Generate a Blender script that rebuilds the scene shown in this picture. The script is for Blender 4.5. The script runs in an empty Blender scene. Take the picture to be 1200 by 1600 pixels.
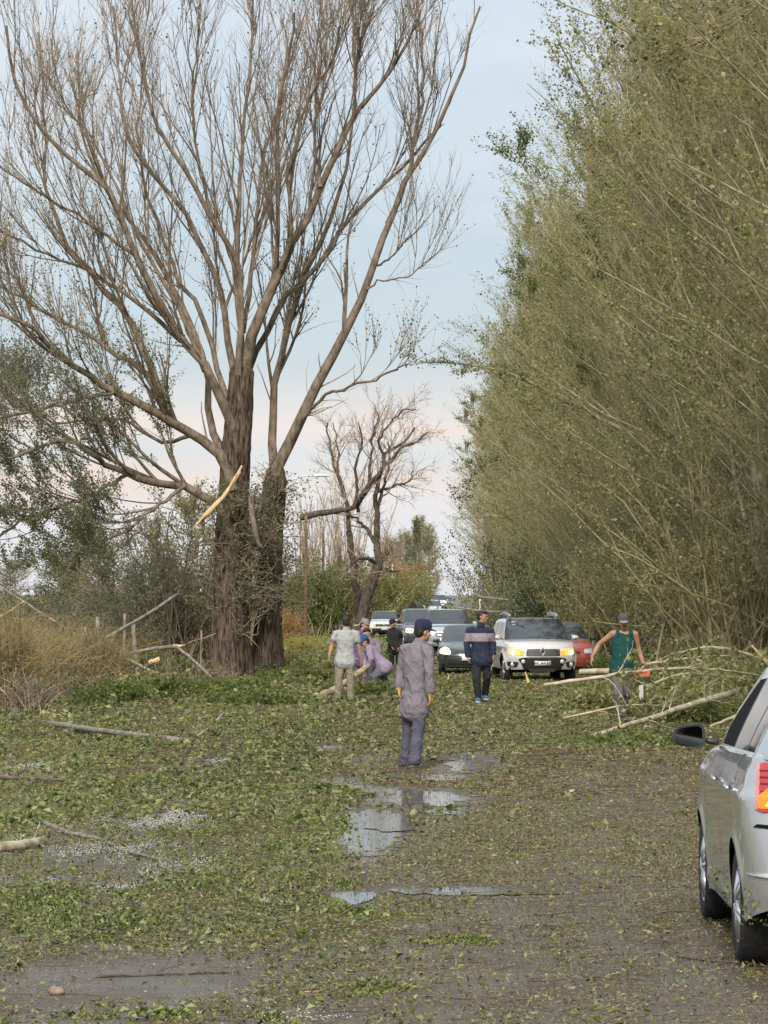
import bpy, bmesh, math, random
import numpy as np
from mathutils import Vector, Matrix, Euler

R = math.radians
random.seed(11)
rng = np.random.default_rng(11)
scene = bpy.context.scene

# ------------------------------------------------------------------ camera
F = 5350.0                       # focal length in photo pixels (1200 x 1600)
CAMH = 2.05
cam_data = bpy.data.cameras.new('camera')
cam = bpy.data.objects.new('camera', cam_data)
scene.collection.objects.link(cam)
scene.camera = cam
cam_data.sensor_fit = 'VERTICAL'
cam_data.sensor_height = 36.0
cam_data.sensor_width = 27.0
cam_data.lens = 36.0 * F / 1600.0
cam_data.clip_start = 0.5
cam_data.clip_end = 6000.0
cam.location = (0, 0, CAMH)
cam.rotation_euler = (R(90) + math.atan(128 / F), 0, math.atan(103 / F))

# ------------------------------------------------------------------ sky
world = bpy.data.worlds.new('World')
scene.world = world
world.use_nodes = True
SUN_EL, SUN_AZ = R(36), R(186)     # azimuth measured clockwise from +Y
wn, wl = world.node_tree.nodes, world.node_tree.links
wn.clear()
w_out = wn.new('ShaderNodeOutputWorld')
sky = wn.new('ShaderNodeTexSky')
sky.sky_type = 'NISHITA'
sky.sun_disc = False
sky.sun_elevation = SUN_EL
sky.sun_rotation = SUN_AZ
sky.air_density = 1.0
sky.dust_density = 2.0
bg_sky = wn.new('ShaderNodeBackground')
bg_sky.inputs['Strength'].default_value = 0.08
wl.new(sky.outputs[0], bg_sky.inputs['Color'])
tc = wn.new('ShaderNodeTexCoord')
sep = wn.new('ShaderNodeSeparateXYZ')
wl.new(tc.outputs['Generated'], sep.inputs[0])
mp = wn.new('ShaderNodeMapping')
mp.inputs['Scale'].default_value = (5, 5, 34)
wl.new(tc.outputs['Generated'], mp.inputs['Vector'])
nz = wn.new('ShaderNodeTexNoise')
nz.inputs['Scale'].default_value = 1.6
nz.inputs['Detail'].default_value = 4
nz.inputs['Roughness'].default_value = 0.5
wl.new(mp.outputs[0], nz.inputs['Vector'])
# clouds wobble the elevation that the colour bands are read at
ma = wn.new('ShaderNodeMath'); ma.operation = 'MULTIPLY_ADD'
ma.inputs[1].default_value = 0.015
wl.new(nz.outputs['Fac'], ma.inputs[0])
sub = wn.new('ShaderNodeMath'); sub.operation = 'SUBTRACT'
sub.inputs[1].default_value = 0.0075
wl.new(sep.outputs['Z'], sub.inputs[0])
wl.new(sub.outputs[0], ma.inputs[2])
rm = wn.new('ShaderNodeMapRange')
rm.inputs['From Min'].default_value = 0.0
rm.inputs['From Max'].default_value = 0.2
wl.new(ma.outputs[0], rm.inputs['Value'])
cr = wn.new('ShaderNodeValToRGB')
stops = [(0.00, (0.53, 0.55, 0.58)), (0.10, (0.55, 0.545, 0.56)), (0.165, (0.59, 0.495, 0.45)),
         (0.20, (0.47, 0.495, 0.515)), (0.25, (0.60, 0.50, 0.455)), (0.28, (0.48, 0.475, 0.48)), (0.33, (0.395, 0.445, 0.48)),
         (0.62, (0.365, 0.435, 0.485)), (0.78, (0.43, 0.48, 0.53)), (1.0, (0.41, 0.465, 0.52))]
el = cr.color_ramp.elements
el[0].position, el[0].color = stops[0][0], stops[0][1] + (1,)
el[1].position, el[1].color = stops[-1][0], stops[-1][1] + (1,)
for p_, c_ in stops[1:-1]:
    e_ = el.new(p_); e_.color = c_ + (1,)
wl.new(rm.outputs[0], cr.inputs['Fac'])
# soft grey cloud over the upper sky
nz2 = wn.new('ShaderNodeTexNoise')
nz2.inputs['Scale'].default_value = 1.3
nz2.inputs['Detail'].default_value = 5
mp2 = wn.new('ShaderNodeMapping'); mp2.inputs['Scale'].default_value = (4, 4, 12)
wl.new(tc.outputs['Generated'], mp2.inputs['Vector'])
wl.new(mp2.outputs[0], nz2.inputs['Vector'])
cr2 = wn.new('ShaderNodeValToRGB')
cr2.color_ramp.elements[0].position = 0.42
cr2.color_ramp.elements[1].position = 0.64
wl.new(nz2.outputs['Fac'], cr2.inputs['Fac'])
mixc = wn.new('ShaderNodeMixRGB')
mixc.inputs['Color2'].default_value = (0.54, 0.555, 0.58, 1)
mulf = wn.new('ShaderNodeMath'); mulf.operation = 'MULTIPLY'; mulf.inputs[1].default_value = 0.8
wl.new(cr2.outputs['Color'], mulf.inputs[0])
wl.new(mulf.outputs[0], mixc.inputs['Fac'])
wl.new(cr.outputs['Color'], mixc.inputs['Color1'])
bg_c = wn.new('ShaderNodeBackground')
# an overcast sky is brighter overhead than at the horizon
zr_ = wn.new('ShaderNodeMapRange')
zr_.inputs['From Min'].default_value = 0.15
zr_.inputs['From Max'].default_value = 1.0
zr_.inputs['To Min'].default_value = 1.0
zr_.inputs['To Max'].default_value = 2.0
wl.new(sep.outputs['Z'], zr_.inputs['Value'])
wl.new(zr_.outputs[0], bg_c.inputs['Strength'])
wl.new(mixc.outputs[0], bg_c.inputs['Color'])
mixs = wn.new('ShaderNodeMixShader')
mixs.inputs[0].default_value = 0.86
wl.new(bg_sky.outputs[0], mixs.inputs[1])
wl.new(bg_c.outputs[0], mixs.inputs[2])
wl.new(mixs.outputs[0], w_out.inputs['Surface'])

sun_data = bpy.data.lights.new('sun', 'SUN')
sun_data.energy = 2.6
sun_data.angle = R(20)
sun_data.color = (1.0, 0.90, 0.76)
sun = bpy.data.objects.new('sun', sun_data)
scene.collection.objects.link(sun)
sd = Vector((math.sin(SUN_AZ) * math.cos(SUN_EL), math.cos(SUN_AZ) * math.cos(SUN_EL), math.sin(SUN_EL)))
sun.rotation_euler = sd.to_track_quat('Z', 'Y').to_euler()

scene.view_settings.view_transform = 'Standard'
scene.view_settings.look = 'None'
scene.view_settings.exposure = 0.72
scene.view_settings.gamma = 1.0
scene.view_settings.use_curve_mapping = False
scene.render.engine = 'CYCLES'
scene.cycles.max_bounces = 6
scene.cycles.diffuse_bounces = 3
scene.cycles.glossy_bounces = 3
scene.cycles.transmission_bounces = 4
scene.cycles.transparent_max_bounces = 6

# ------------------------------------------------------------------ projection helpers
CM = cam.rotation_euler.to_matrix()

def gz(y):
    """height of the road along its length: a shallow dip beyond the men"""
    return np.interp(y, [-100, 55, 70, 85, 105, 130, 160, 200, 250, 300, 380, 450, 4000],
                     [0, 0, -.05, -.14, -.24, -.33, -.42, -.48, -.42, -.30, -.10, 0, 0])

def P(px, py, y):
    d = CM @ Vector(((px - 600) / F, (800 - py) / F, -1.0))
    t = y / d.y
    return Vector((d.x * t, y, CAMH + d.z * t))

def G(px, py):
    d = CM @ Vector(((px - 600) / F, (800 - py) / F, -1.0))
    y = 11.0 / max(1e-4, -d.z) * 0.2
    for _ in range(12):
        t = (float(gz(y)) - CAMH) / d.z
        y = d.y * t
    return Vector((d.x * t, y, float(gz(y))))

CMI = np.array(CM.transposed())
def project(V):
    """world points (n,3) -> photo pixels (n,2)"""
    q = (V - np.array([0, 0, CAMH])) @ CMI.T
    return np.stack([600 + q[:, 0] / -q[:, 2] * F, 800 - q[:, 1] / -q[:, 2] * F], 1)

# ------------------------------------------------------------------ object helpers
COL = scene.collection

def tag(o, label=None, cat=None, group=None, kind=None):
    if label: o['label'] = label
    if cat: o['category'] = cat
    if group: o['group'] = group
    if kind: o['kind'] = kind
    return o

def thing(name, label, cat, loc=(0, 0, 0), rz=0.0, group=None):
    o = bpy.data.objects.new(name, None)
    o.empty_display_size = 0.3
    COL.objects.link(o)
    o.location = loc
    o.rotation_euler = (0, 0, rz)
    return tag(o, label, cat, group)

class MB:
    """collects vertices and faces in numpy chunks, builds ONE mesh object"""
    def __init__(self):
        self.v, self.f, self.n = [], [], 0
    def add(self, V, faces, mi=0):
        V = np.asarray(V, float).reshape(-1, 3)
        if len(V) == 0: return self
        if isinstance(faces, np.ndarray):
            self.f.append((faces + self.n, mi))
        else:
            by = {}
            for q in faces: by.setdefault(len(q), []).append(q)
            for k, a in by.items(): self.f.append((np.array(a, int) + self.n, mi))
        self.v.append(V); self.n += len(V)
        return self
    def mesh(self, name, mats, smooth=True, sharp=None):
        V = np.concatenate(self.v) if self.v else np.zeros((0, 3))
        me = bpy.data.meshes.new(name)
        loops = np.concatenate([a.ravel() for a, _ in self.f])
        sizes = np.concatenate([np.full(len(a), a.shape[1]) for a, _ in self.f])
        mi = np.concatenate([np.full(len(a), m) for a, m in self.f])
        me.vertices.add(len(V)); me.vertices.foreach_set('co', V.ravel().astype(np.float32))
        me.loops.add(len(loops)); me.loops.foreach_set('vertex_index', loops.astype(np.int32))
        me.polygons.add(len(sizes))
        st = np.concatenate([[0], np.cumsum(sizes)[:-1]])
        me.polygons.foreach_set('loop_start', st.astype(np.int32))
        me.polygons.foreach_set('material_index', mi.astype(np.int32))
        me.polygons.foreach_set('use_smooth', np.full(len(sizes), bool(smooth)))
        for m in (mats if isinstance(mats, (list, tuple)) else [mats]): me.materials.append(m)
        me.update(calc_edges=True)
        if sharp: me.set_sharp_from_angle(angle=R(sharp))
        return me
    def build(self, name, mats, parent=None, smooth=True, sharp=None, loc=None):
        o = bpy.data.objects.new(name, self.mesh(name, mats, smooth, sharp))
        COL.objects.link(o)
        if parent: o.parent = parent
        if loc is not None: o.location = loc
        return o
    # simple solids
    def box(self, c, s, mi=0, rot=None):
        x, y, z = [k / 2 for k in s]
        V = np.array([[-x,-y,-z],[x,-y,-z],[x,y,-z],[-x,y,-z],[-x,-y,z],[x,-y,z],[x,y,z],[-x,y,z]])
        if rot is not None: V = V @ np.array(rot).T
        return self.add(V + np.array(c), [(0,3,2,1),(4,5,6,7),(0,1,5,4),(1,2,6,5),(2,3,7,6),(3,0,4,7)], mi)
    def ell(self, c, r, mi=0, rot=None, nu=14, nv=9):
        th = np.linspace(0, math.pi, nv)[:, None]; ph = np.linspace(0, 2*math.pi, nu, endpoint=False)[None]
        V = np.stack([np.sin(th)*np.cos(ph)*r[0], np.sin(th)*np.sin(ph)*r[1], np.cos(th)*r[2]*np.ones_like(ph)], -1).reshape(-1, 3)
        if rot is not None: V = V @ np.array(rot).T
        f = [(i*nu+j, (i+1)*nu+j, (i+1)*nu+(j+1) % nu, i*nu+(j+1) % nu) for i in range(nv-1) for j in range(nu)]
        return self.add(V + np.array(c), f, mi)
    def loft(self, pts, a, b, axis, mi=0, n=12, cap=True):
        """ellipse rings: half widths a (along axis) and b (across) at the points pts; rounded ends"""
        pts = [np.array(p, float) for p in pts]; k = len(pts)
        axs = axis if isinstance(axis, list) else [axis] * k
        rings = []
        for i in range(k):
            t = pts[min(i+1, k-1)] - pts[max(i-1, 0)]; t /= np.linalg.norm(t) + 1e-9
            u = np.array(axs[i], float); u = u - t * (u @ t); u /= np.linalg.norm(u) + 1e-9
            w = np.cross(t, u)
            rings.append((pts[i], t, u, w, a[i], b[i]))
        seq = []
        if cap:
            p, t, u, w, A, B = rings[0]; m = min(A, B)
            for q in (0.02, 0.6, 0.87): seq.append((p - t*m*math.sqrt(1-q*q)*0.8, u, w, A*q, B*q))
        for p, t, u, w, A, B in rings: seq.append((p, u, w, A, B))
        if cap:
            p, t, u, w, A, B = rings[-1]; m = min(A, B)
            for q in (0.87, 0.6, 0.02): seq.append((p + t*m*math.sqrt(1-q*q)*0.8, u, w, A*q, B*q))
        an = np.linspace(0, 2*math.pi, n, endpoint=False)
        V = np.concatenate([p + np.cos(an)[:, None]*u*A + np.sin(an)[:, None]*w*B for p, u, w, A, B in seq])
        K = len(seq)
        f = [(i*n+j, i*n+(j+1) % n, (i+1)*n+(j+1) % n, (i+1)*n+j) for i in range(K-1) for j in range(n)]
        if cap: f += [tuple(range(n))[::-1], tuple((K-1)*n + j for j in range(n))]
        return self.add(V, f, mi)
    def tube(self, pts, r, n=8, mi=0):
        pts = np.array([list(p) for p in pts], float)
        rad = np.full(len(pts), r) if np.isscalar(r) else np.array(r, float)
        return self.tubes(pts[None], rad[None], n, mi, cap=True)
    def tubes(self, pa, ra, s=4, mi=0, cap=False, rough=0.0):
        """many tubes at once: pa (B,N,3), ra (B,N)"""
        pa = np.asarray(pa, float); ra = np.asarray(ra, float)
        B, N, _ = pa.shape
        if B == 0: return self
        t = np.gradient(pa, axis=1); t /= np.linalg.norm(t, axis=2, keepdims=True) + 1e-9
        ov = pa[:, -1] - pa[:, 0]
        ref = np.eye(3)[np.argmin(np.abs(ov), axis=1)]
        u = np.cross(t, ref[:, None, :]); u /= np.linalg.norm(u, axis=2, keepdims=True) + 1e-9
        w = np.cross(t, u)
        an = np.linspace(0, 2*math.pi, s, endpoint=False)
        rr = ra[:, :, None, None] * np.ones((B, N, s, 1))
        if rough: rr = rr * (1 + rng.normal(0, rough, rr.shape))
        V = pa[:, :, None, :] + rr * (np.cos(an)[None, None, :, None]*u[:, :, None, :] + np.sin(an)[None, None, :, None]*w[:, :, None, :])
        b, i, j = np.meshgrid(np.arange(B), np.arange(N-1), np.arange(s), indexing='ij')
        q = lambda ii, jj: (b*N + ii)*s + jj % s
        f = np.stack([q(i, j), q(i, j+1), q(i+1, j+1), q(i+1, j)], -1).reshape(-1, 4)
        self.add(V.reshape(-1, 3), f, mi)
        if cap:
            base = self.n - B*N*s
            e = np.arange(B)[:, None]*N*s + np.arange(s)[None]
            self.f.append((base + e[:, ::-1], mi)); self.f.append((base + e + (N-1)*s, mi))
        return self
    def leaves(self, C, size, aspect=0.6, flat=0.0, mi=0, curl=0.25):
        """one folded rhombic leaf (two triangles) at each point of C"""
        n = len(C)
        if n == 0: return self
        d = rng.normal(size=(n, 3)); d[:, 2] *= (1 - flat); d /= np.linalg.norm(d, axis=1, keepdims=True)
        e = rng.normal(size=(n, 3)); e[:, 2] *= (1 - flat)
        e -= d * (e*d).sum(1, keepdims=True); e /= np.linalg.norm(e, axis=1, keepdims=True) + 1e-9
        nn = np.cross(d, e)
        s = size[:, None] if isinstance(size, np.ndarray) else np.full((n, 1), size)
        a, b = C - d*s*0.5, C + d*s*0.5
        m = C + nn * s * curl * 0.5
        l, r_ = m + e*s*aspect*0.5, m - e*s*aspect*0.5
        V = np.stack([a, r_, b, l], 1).reshape(-1, 3)
        k = np.arange(n)[:, None]*4
        self.add(V, np.concatenate([k + np.array([[0, 1, 2]]), k + np.array([[0, 2, 3]])]), mi)
        return self

def resample(pts, n, rad=None):
    """Catmull-Rom through pts, n points evenly along it (and radii with them)"""
    p = np.array([list(q) for q in pts], float)
    ext = np.concatenate([[2*p[0]-p[1]], p, [2*p[-1]-p[-2]]])
    out, tt = [], []
    for i in range(len(p)-1):
        a, b, c, d = ext[i:i+4]
        for t in np.linspace(0, 1, 8, endpoint=False):
            out.append(0.5*((2*b) + (c-a)*t + (2*a-5*b+4*c-d)*t*t + (3*b-a-3*c+d)*t**3)); tt.append(i+t)
    out.append(p[-1]); tt.append(len(p)-1)
    out = np.array(out)
    L = np.concatenate([[0], np.cumsum(np.linalg.norm(np.diff(out, axis=0), axis=1))])
    s = np.linspace(0, L[-1], n)
    q = np.stack([np.interp(s, L, out[:, k]) for k in range(3)], 1)
    if rad is None: return q
    return q, np.interp(np.interp(s, L, tt), np.arange(len(p)), rad)

def spawn(pa, ra, K, t0, t1, lmin, lmax, spread, up, M, rfrac, wig=0.1, curve=0.25, bias=None, rmin=0.004, rmax=9.0, taper=0.25):
    """K children on each parent path: vectorised branching"""
    B, N, _ = pa.shape
    if B == 0: return np.zeros((0, M, 3)), np.zeros((0, M))
    pi = np.repeat(np.arange(B), K)
    n = len(pi)
    t = rng.uniform(t0, t1, n) * (N-1)
    i = np.clip(t.astype(int), 0, N-2); fr = (t - i)[:, None]
    p = pa[pi, i]*(1-fr) + pa[pi, i+1]*fr
    r0 = ra[pi, i]*(1-fr[:, 0]) + ra[pi, i+1]*fr[:, 0]
    tg = pa[pi, i+1] - pa[pi, i]; tg /= np.linalg.norm(tg, axis=1, keepdims=True) + 1e-9
    q = rng.normal(size=(n, 3)); q -= tg*(q*tg).sum(1, keepdims=True); q /= np.linalg.norm(q, axis=1, keepdims=True) + 1e-9
    d = tg + q*spread*rng.uniform(0.6, 1.4, (n, 1)); d[:, 2] += up*0.5
    if bias is not None: d += np.array(bias)
    d /= np.linalg.norm(d, axis=1, keepdims=True)
    ln = rng.uniform(lmin, lmax, n) * (1 - 0.55*t/(N-1))
    st = ln/(M-1)
    out = np.zeros((n, M, 3)); out[:, 0] = p
    for k in range(1, M):
        d = d + rng.normal(0, wig, (n, 3)); d[:, 2] += up*curve
        d /= np.linalg.norm(d, axis=1, keepdims=True)
        out[:, k] = out[:, k-1] + d*st[:, None]
    rr = np.clip(np.minimum(r0*rfrac*rng.uniform(0.7, 1.15, n), ln*0.03), rmin, rmax)
    return out, rr[:, None]*np.linspace(1, taper, M)[None]

def along(pa, n, t0=0.25, t1=1.0, jit=0.03):
    """n random points on the paths"""
    B, N, _ = pa.shape
    if B == 0: return np.zeros((0, 3))
    pi = rng.integers(0, B, n); t = rng.uniform(t0, t1, n)*(N-1)
    i = np.clip(t.astype(int), 0, N-2); fr = (t-i)[:, None]
    return pa[pi, i]*(1-fr) + pa[pi, i+1]*fr + rng.normal(0, jit, (n, 3))

# ------------------------------------------------------------------ materials
def newmat(name):
    m = bpy.data.materials.new(name); m.use_nodes = True
    nt = m.node_tree; nt.nodes.clear()
    o = nt.nodes.new('ShaderNodeOutputMaterial')
    b = nt.nodes.new('ShaderNodeBsdfPrincipled')
    nt.links.new(b.outputs[0], o.inputs[0])
    return m, nt, b, o

def noisy(name, c1, c2, scale=5.0, rough=0.8, bump=0.0, stretch=(1, 1, 1), detail=5, lo=0.35, hi=0.65, spec=0.3, c3=None, metallic=0.0, coat=0.0):
    m, nt, b, o = newmat(name); N, Lk = nt.nodes, nt.links
    t = N.new('ShaderNodeTexCoord'); mp_ = N.new('ShaderNodeMapping'); mp_.inputs['Scale'].default_value = stretch
    Lk.new(t.outputs['Object'], mp_.inputs[0])
    z = N.new('ShaderNodeTexNoise'); z.inputs['Scale'].default_value = scale; z.inputs['Detail'].default_value = detail; z.inputs['Roughness'].default_value = 0.62
    Lk.new(mp_.outputs[0], z.inputs['Vector'])
    r = N.new('ShaderNodeValToRGB'); e = r.color_ramp.elements
    e[0].position, e[0].color = lo, tuple(c1)+(1,); e[1].position, e[1].color = hi, tuple(c2)+(1,)
    if c3: q = e.new((lo+hi)/2); q.color = tuple(c3)+(1,)
    Lk.new(z.outputs['Fac'], r.inputs[0]); Lk.new(r.outputs[0], b.inputs['Base Color'])
    b.inputs['Roughness'].default_value = rough
    b.inputs['Specular IOR Level'].default_value = spec
    b.inputs['Metallic'].default_value = metallic
    b.inputs['Coat Weight'].default_value = coat
    b.inputs['Coat Roughness'].default_value = 0.05
    if bump:
        bp = N.new('ShaderNodeBump'); bp.inputs['Strength'].default_value = 0.8; bp.inputs['Distance'].default_value = bump
        Lk.new(z.outputs['Fac'], bp.inputs['Height']); Lk.new(bp.outputs[0], b.inputs['Normal'])
    return m

def plain(name, c, rough=0.5, metallic=0.0, spec=0.5, coat=0.0, emit=None, es=0.0):
    m, nt, b, o = newmat(name)
    b.inputs['Base Color'].default_value = tuple(c)+(1,)
    b.inputs['Roughness'].default_value = rough
    b.inputs['Metallic'].default_value = metallic
    b.inputs['Specular IOR Level'].default_value = spec
    b.inputs['Coat Weight'].default_value = coat
    b.inputs['Coat Roughness'].default_value = 0.04
    if emit: b.inputs['Emission Color'].default_value = tuple(emit)+(1,); b.inputs['Emission Strength'].default_value = es
    return m

def leafmat(name, cols, trans=0.35, rough=0.55):
    m, nt, b, o = newmat(name); N, Lk = nt.nodes, nt.links
    g = N.new('ShaderNodeNewGeometry'); r = N.new('ShaderNodeValToRGB'); e = r.color_ramp.elements
    e[0].position, e[0].color = 0.0, tuple(cols[0])+(1,); e[1].position, e[1].color = 1.0, tuple(cols[-1])+(1,)
    for i, c in enumerate(cols[1:-1]): q = e.new((i+1)/(len(cols)-1)); q.color = tuple(c)+(1,)
    Lk.new(g.outputs['Random Per Island'], r.inputs[0])
    Lk.new(r.outputs[0], b.inputs['Base Color']); b.inputs['Roughness'].default_value = rough; b.inputs['Specular IOR Level'].default_value = 0.3
    tr = N.new('ShaderNodeBsdfTranslucent'); Lk.new(r.outputs[0], tr.inputs[0])
    mx = N.new('ShaderNodeMixShader'); mx.inputs[0].default_value = trans
    Lk.new(b.outputs[0], mx.inputs[1]); Lk.new(tr.outputs[0], mx.inputs[2]); Lk.new(mx.outputs[0], o.inputs[0])
    return m

M = {}
M['bark_dark'] = noisy('bark_dark', (.022, .017, .013), (.165, .122, .09), 15, .95, .09, (1, 1, .16), detail=8, lo=.40, hi=.64)
M['bark_limb'] = noisy('bark_limb', (.05, .040, .031), (.25, .20, .155), 7, .9, .03, (1, 1, .4), lo=.3, hi=.68)
M['twig_tan'] = noisy('twig_tan', (.17, .125, .09), (.39, .305, .225), 3, .9)
M['twig_pop'] = noisy('twig_poplar', (.17, .14, .075), (.42, .36, .215), 1.2, .9)
M['bark_pop'] = noisy('bark_poplar', (.12, .105, .065), (.36, .325, .215), 3, .85, .01, (1, 1, .5))
M['log_pale'] = noisy('log_pale', (.16, .135, .09), (.50, .45, .33), 4, .85, .01, c3=(.36, .315, .22))
M['log_grey'] = noisy('log_grey', (.10, .085, .07), (.27, .24, .20), 7, .9, .01)
M['log_dark'] = noisy('log_dark', (.045, .036, .03), (.15, .12, .095), 7, .9, .01)
M['wood_fresh'] = noisy('wood_fresh', (.40, .27, .13), (.64, .49, .29), 14, .8, .006, (1, 1, .3))
M['wood_red'] = noisy('wood_red', (.25, .06, .025), (.42, .13, .05), 8, .8)
M['black_bark'] = noisy('black_bark', (.030, .024, .02), (.12, .095, .075), 9, .9, .02, (1, 1, .3))
M['leaf_pop'] = leafmat('leaf_poplar', [(.05, .066, .018), (.21, .225, .068), (.29, .29, .11), (.13, .145, .04), (.47, .46, .26), (.245, .25, .085)], .5)
M['leaf_pop2'] = leafmat('leaf_poplar_brown', [(.09, .092, .034), (.28, .26, .105), (.22, .22, .075), (.46, .42, .24), (.27, .25, .105)], .5)
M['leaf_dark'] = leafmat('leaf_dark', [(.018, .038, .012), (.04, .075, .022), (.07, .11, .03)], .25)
M['leaf_grey'] = leafmat('leaf_grey', [(.085, .10, .05), (.155, .17, .09), (.24, .25, .15), (.11, .125, .062)], .45)
M['leaf_green'] = leafmat('leaf_green', [(.06, .085, .022), (.12, .15, .04), (.17, .19, .06)], .4)
M['leaf_orange'] = leafmat('leaf_orange', [(.28, .13, .035), (.40, .22, .07), (.24, .15, .06)], .35)
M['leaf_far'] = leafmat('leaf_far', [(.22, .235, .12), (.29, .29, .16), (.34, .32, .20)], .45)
M['grass_dry'] = leafmat('grass_dry', [(.30, .225, .11), (.44, .35, .20), (.20, .17, .085), (.38, .27, .12), (.26, .235, .14)], .3)
M['grass_yellow'] = leafmat('grass_yellow', [(.34, .28, .06), (.42, .36, .10), (.24, .24, .06)], .3)
M['litter'] = leafmat('litter_leaf', [(.025, .034, .011), (.18, .20, .055), (.07, .09, .026), (.27, .265, .10), (.34, .335, .18), (.04, .058, .016), (.15, .165, .055), (.33, .31, .14), (.10, .115, .036)], .25, .42)
M['litter_big'] = leafmat('litter_green_leaf', [(.016, .034, .009), (.115, .155, .036), (.045, .07, .017), (.20, .225, .065), (.32, .33, .18), (.026, .046, .012), (.15, .18, .046), (.26, .255, .10), (.07, .095, .024)], .25, .36)
M['shred'] = leafmat('litter_shred', [(.06, .045, .028), (.24, .21, .11), (.13, .13, .05), (.28, .26, .13), (.09, .066, .04), (.30, .27, .17), (.18, .165, .075), (.035, .03, .018)], .15, .45)
M['crumb'] = leafmat('litter_crumb', [(.10, .088, .05), (.24, .22, .12), (.16, .16, .07), (.28, .26, .15), (.07, .06, .034), (.19, .19, .08)], .15, .5)
M['lit_twig'] = leafmat('litter_twig', [(.05, .033, .022), (.11, .07, .042), (.17, .12, .075), (.08, .052, .032)], 0.0, .6)
M['hail'] = plain('hail_ice', (.42, .435, .44), .35, spec=.4)
M['asphalt'] = None
# ------------------------------------------------------------------ ground and road
def ground_mat():
    m, nt, b, o = newmat('verge_soil'); N, Lk = nt.nodes, nt.links
    t = N.new('ShaderNodeTexCoord')
    z = N.new('ShaderNodeTexNoise'); z.inputs['Scale'].default_value = 1.3; z.inputs['Detail'].default_value = 8; z.inputs['Roughness'].default_value = .7
    Lk.new(t.outputs['Object'], z.inputs['Vector'])
    r = N.new('ShaderNodeValToRGB'); e = r.color_ramp.elements
    e[0].position, e[0].color = .3, (.075, .065, .032, 1); e[1].position, e[1].color = .7, (.21, .19, .085, 1)
    q = e.new(.5); q.color = (.115, .125, .045, 1)
    Lk.new(z.outputs['Fac'], r.inputs[0]); Lk.new(r.outputs[0], b.inputs['Base Color'])
    b.inputs['Roughness'].default_value = .9
    return m

def asphalt_mat():
    m, nt, b, o = newmat('wet_asphalt'); N, Lk = nt.nodes, nt.links
    t = N.new('ShaderNodeTexCoord')
    z = N.new('ShaderNodeTexNoise'); z.inputs['Scale'].default_value = 90; z.inputs['Detail'].default_value = 3
    z3 = N.new('ShaderNodeTexNoise'); z3.inputs['Scale'].default_value = 7; z3.inputs['Detail'].default_value = 9; z3.inputs['Roughness'].default_value = .75
    Lk.new(t.outputs['Object'], z3.inputs['Vector'])
    z2 = N.new('ShaderNodeTexNoise'); z2.inputs['Scale'].default_value = .9; z2.inputs['Detail'].default_value = 6
    for k in (z, z2): Lk.new(t.outputs['Object'], k.inputs['Vector'])
    r = N.new('ShaderNodeValToRGB'); e = r.color_ramp.elements
    e[0].position, e[0].color = .35, (.030, .023, .018, 1); e[1].position, e[1].color = .66, (.135, .105, .080, 1)
    am = N.new('ShaderNodeMath'); am.operation = 'MULTIPLY_ADD'; am.inputs[1].default_value = .5; hm = N.new('ShaderNodeMath'); hm.operation = 'MULTIPLY'; hm.inputs[1].default_value = .5
    Lk.new(z3.outputs['Fac'], hm.inputs[0]); Lk.new(z.outputs['Fac'], am.inputs[0]); Lk.new(hm.outputs[0], am.inputs[2])
    Lk.new(am.outputs[0], r.inputs[0]); Lk.new(r.outputs[0], b.inputs['Base Color']); b.inputs['Specular IOR Level'].default_value = .24
    r2 = N.new('ShaderNodeMapRange'); r2.inputs['From Min'].default_value = .38; r2.inputs['From Max'].default_value = .6
    r2.inputs['To Min'].default_value = .24; r2.inputs['To Max'].default_value = .6
    Lk.new(z2.outputs['Fac'], r2.inputs['Value']); Lk.new(r2.outputs[0], b.inputs['Roughness'])
    bp = N.new('ShaderNodeBump'); bp.inputs['Strength'].default_value = .9; bp.inputs['Distance'].default_value = .012
    Lk.new(am.outputs[0], bp.inputs['Height']); Lk.new(bp.outputs[0], b.inputs['Normal'])
    return m

M['soil'] = ground_mat()
M['asphalt'] = asphalt_mat()
YS = np.unique(np.concatenate([np.linspace(-60, 10, 6), np.arange(10, 120, 2.5), np.arange(120, 480, 10), np.geomspace(480, 5000, 16)]))

def verge(x):
    """ground height beside the road: drops gently on both sides"""
    ax = np.maximum(np.abs(x - .3) - 4.3, 0)
    return -0.10 * np.minimum(ax / 1.5, 1) - 0.0

def sheet(name, xs, ys, dz, mat, side=False):
    X, Y = np.meshgrid(xs, ys)
    Z = gz(Y) + dz + (verge(X) if side else 0)
    V = np.stack([X, Y, Z], -1).reshape(-1, 3); n = len(xs)
    f = [(j*n+i, j*n+i+1, (j+1)*n+i+1, (j+1)*n+i) for j in range(len(ys)-1) for i in range(n-1)]
    return MB().add(V, f).build(name, mat)

g = sheet('ground', np.array([-3500, -600, -120, -40, -20, -12, -9, -7, -5.5, -4.7, -4, -2, 0, 2, 4, 5, 6, 8, 12, 20, 40, 120, 600, 3500.]), YS, -.02, M['soil'], True)
tag(g, kind='structure')
g = sheet('road', np.array([-3.5, -2.5, -1, .4, 2, 3.2, 4.1]), YS, 0, M['asphalt'])
tag(g, kind='structure')

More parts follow.
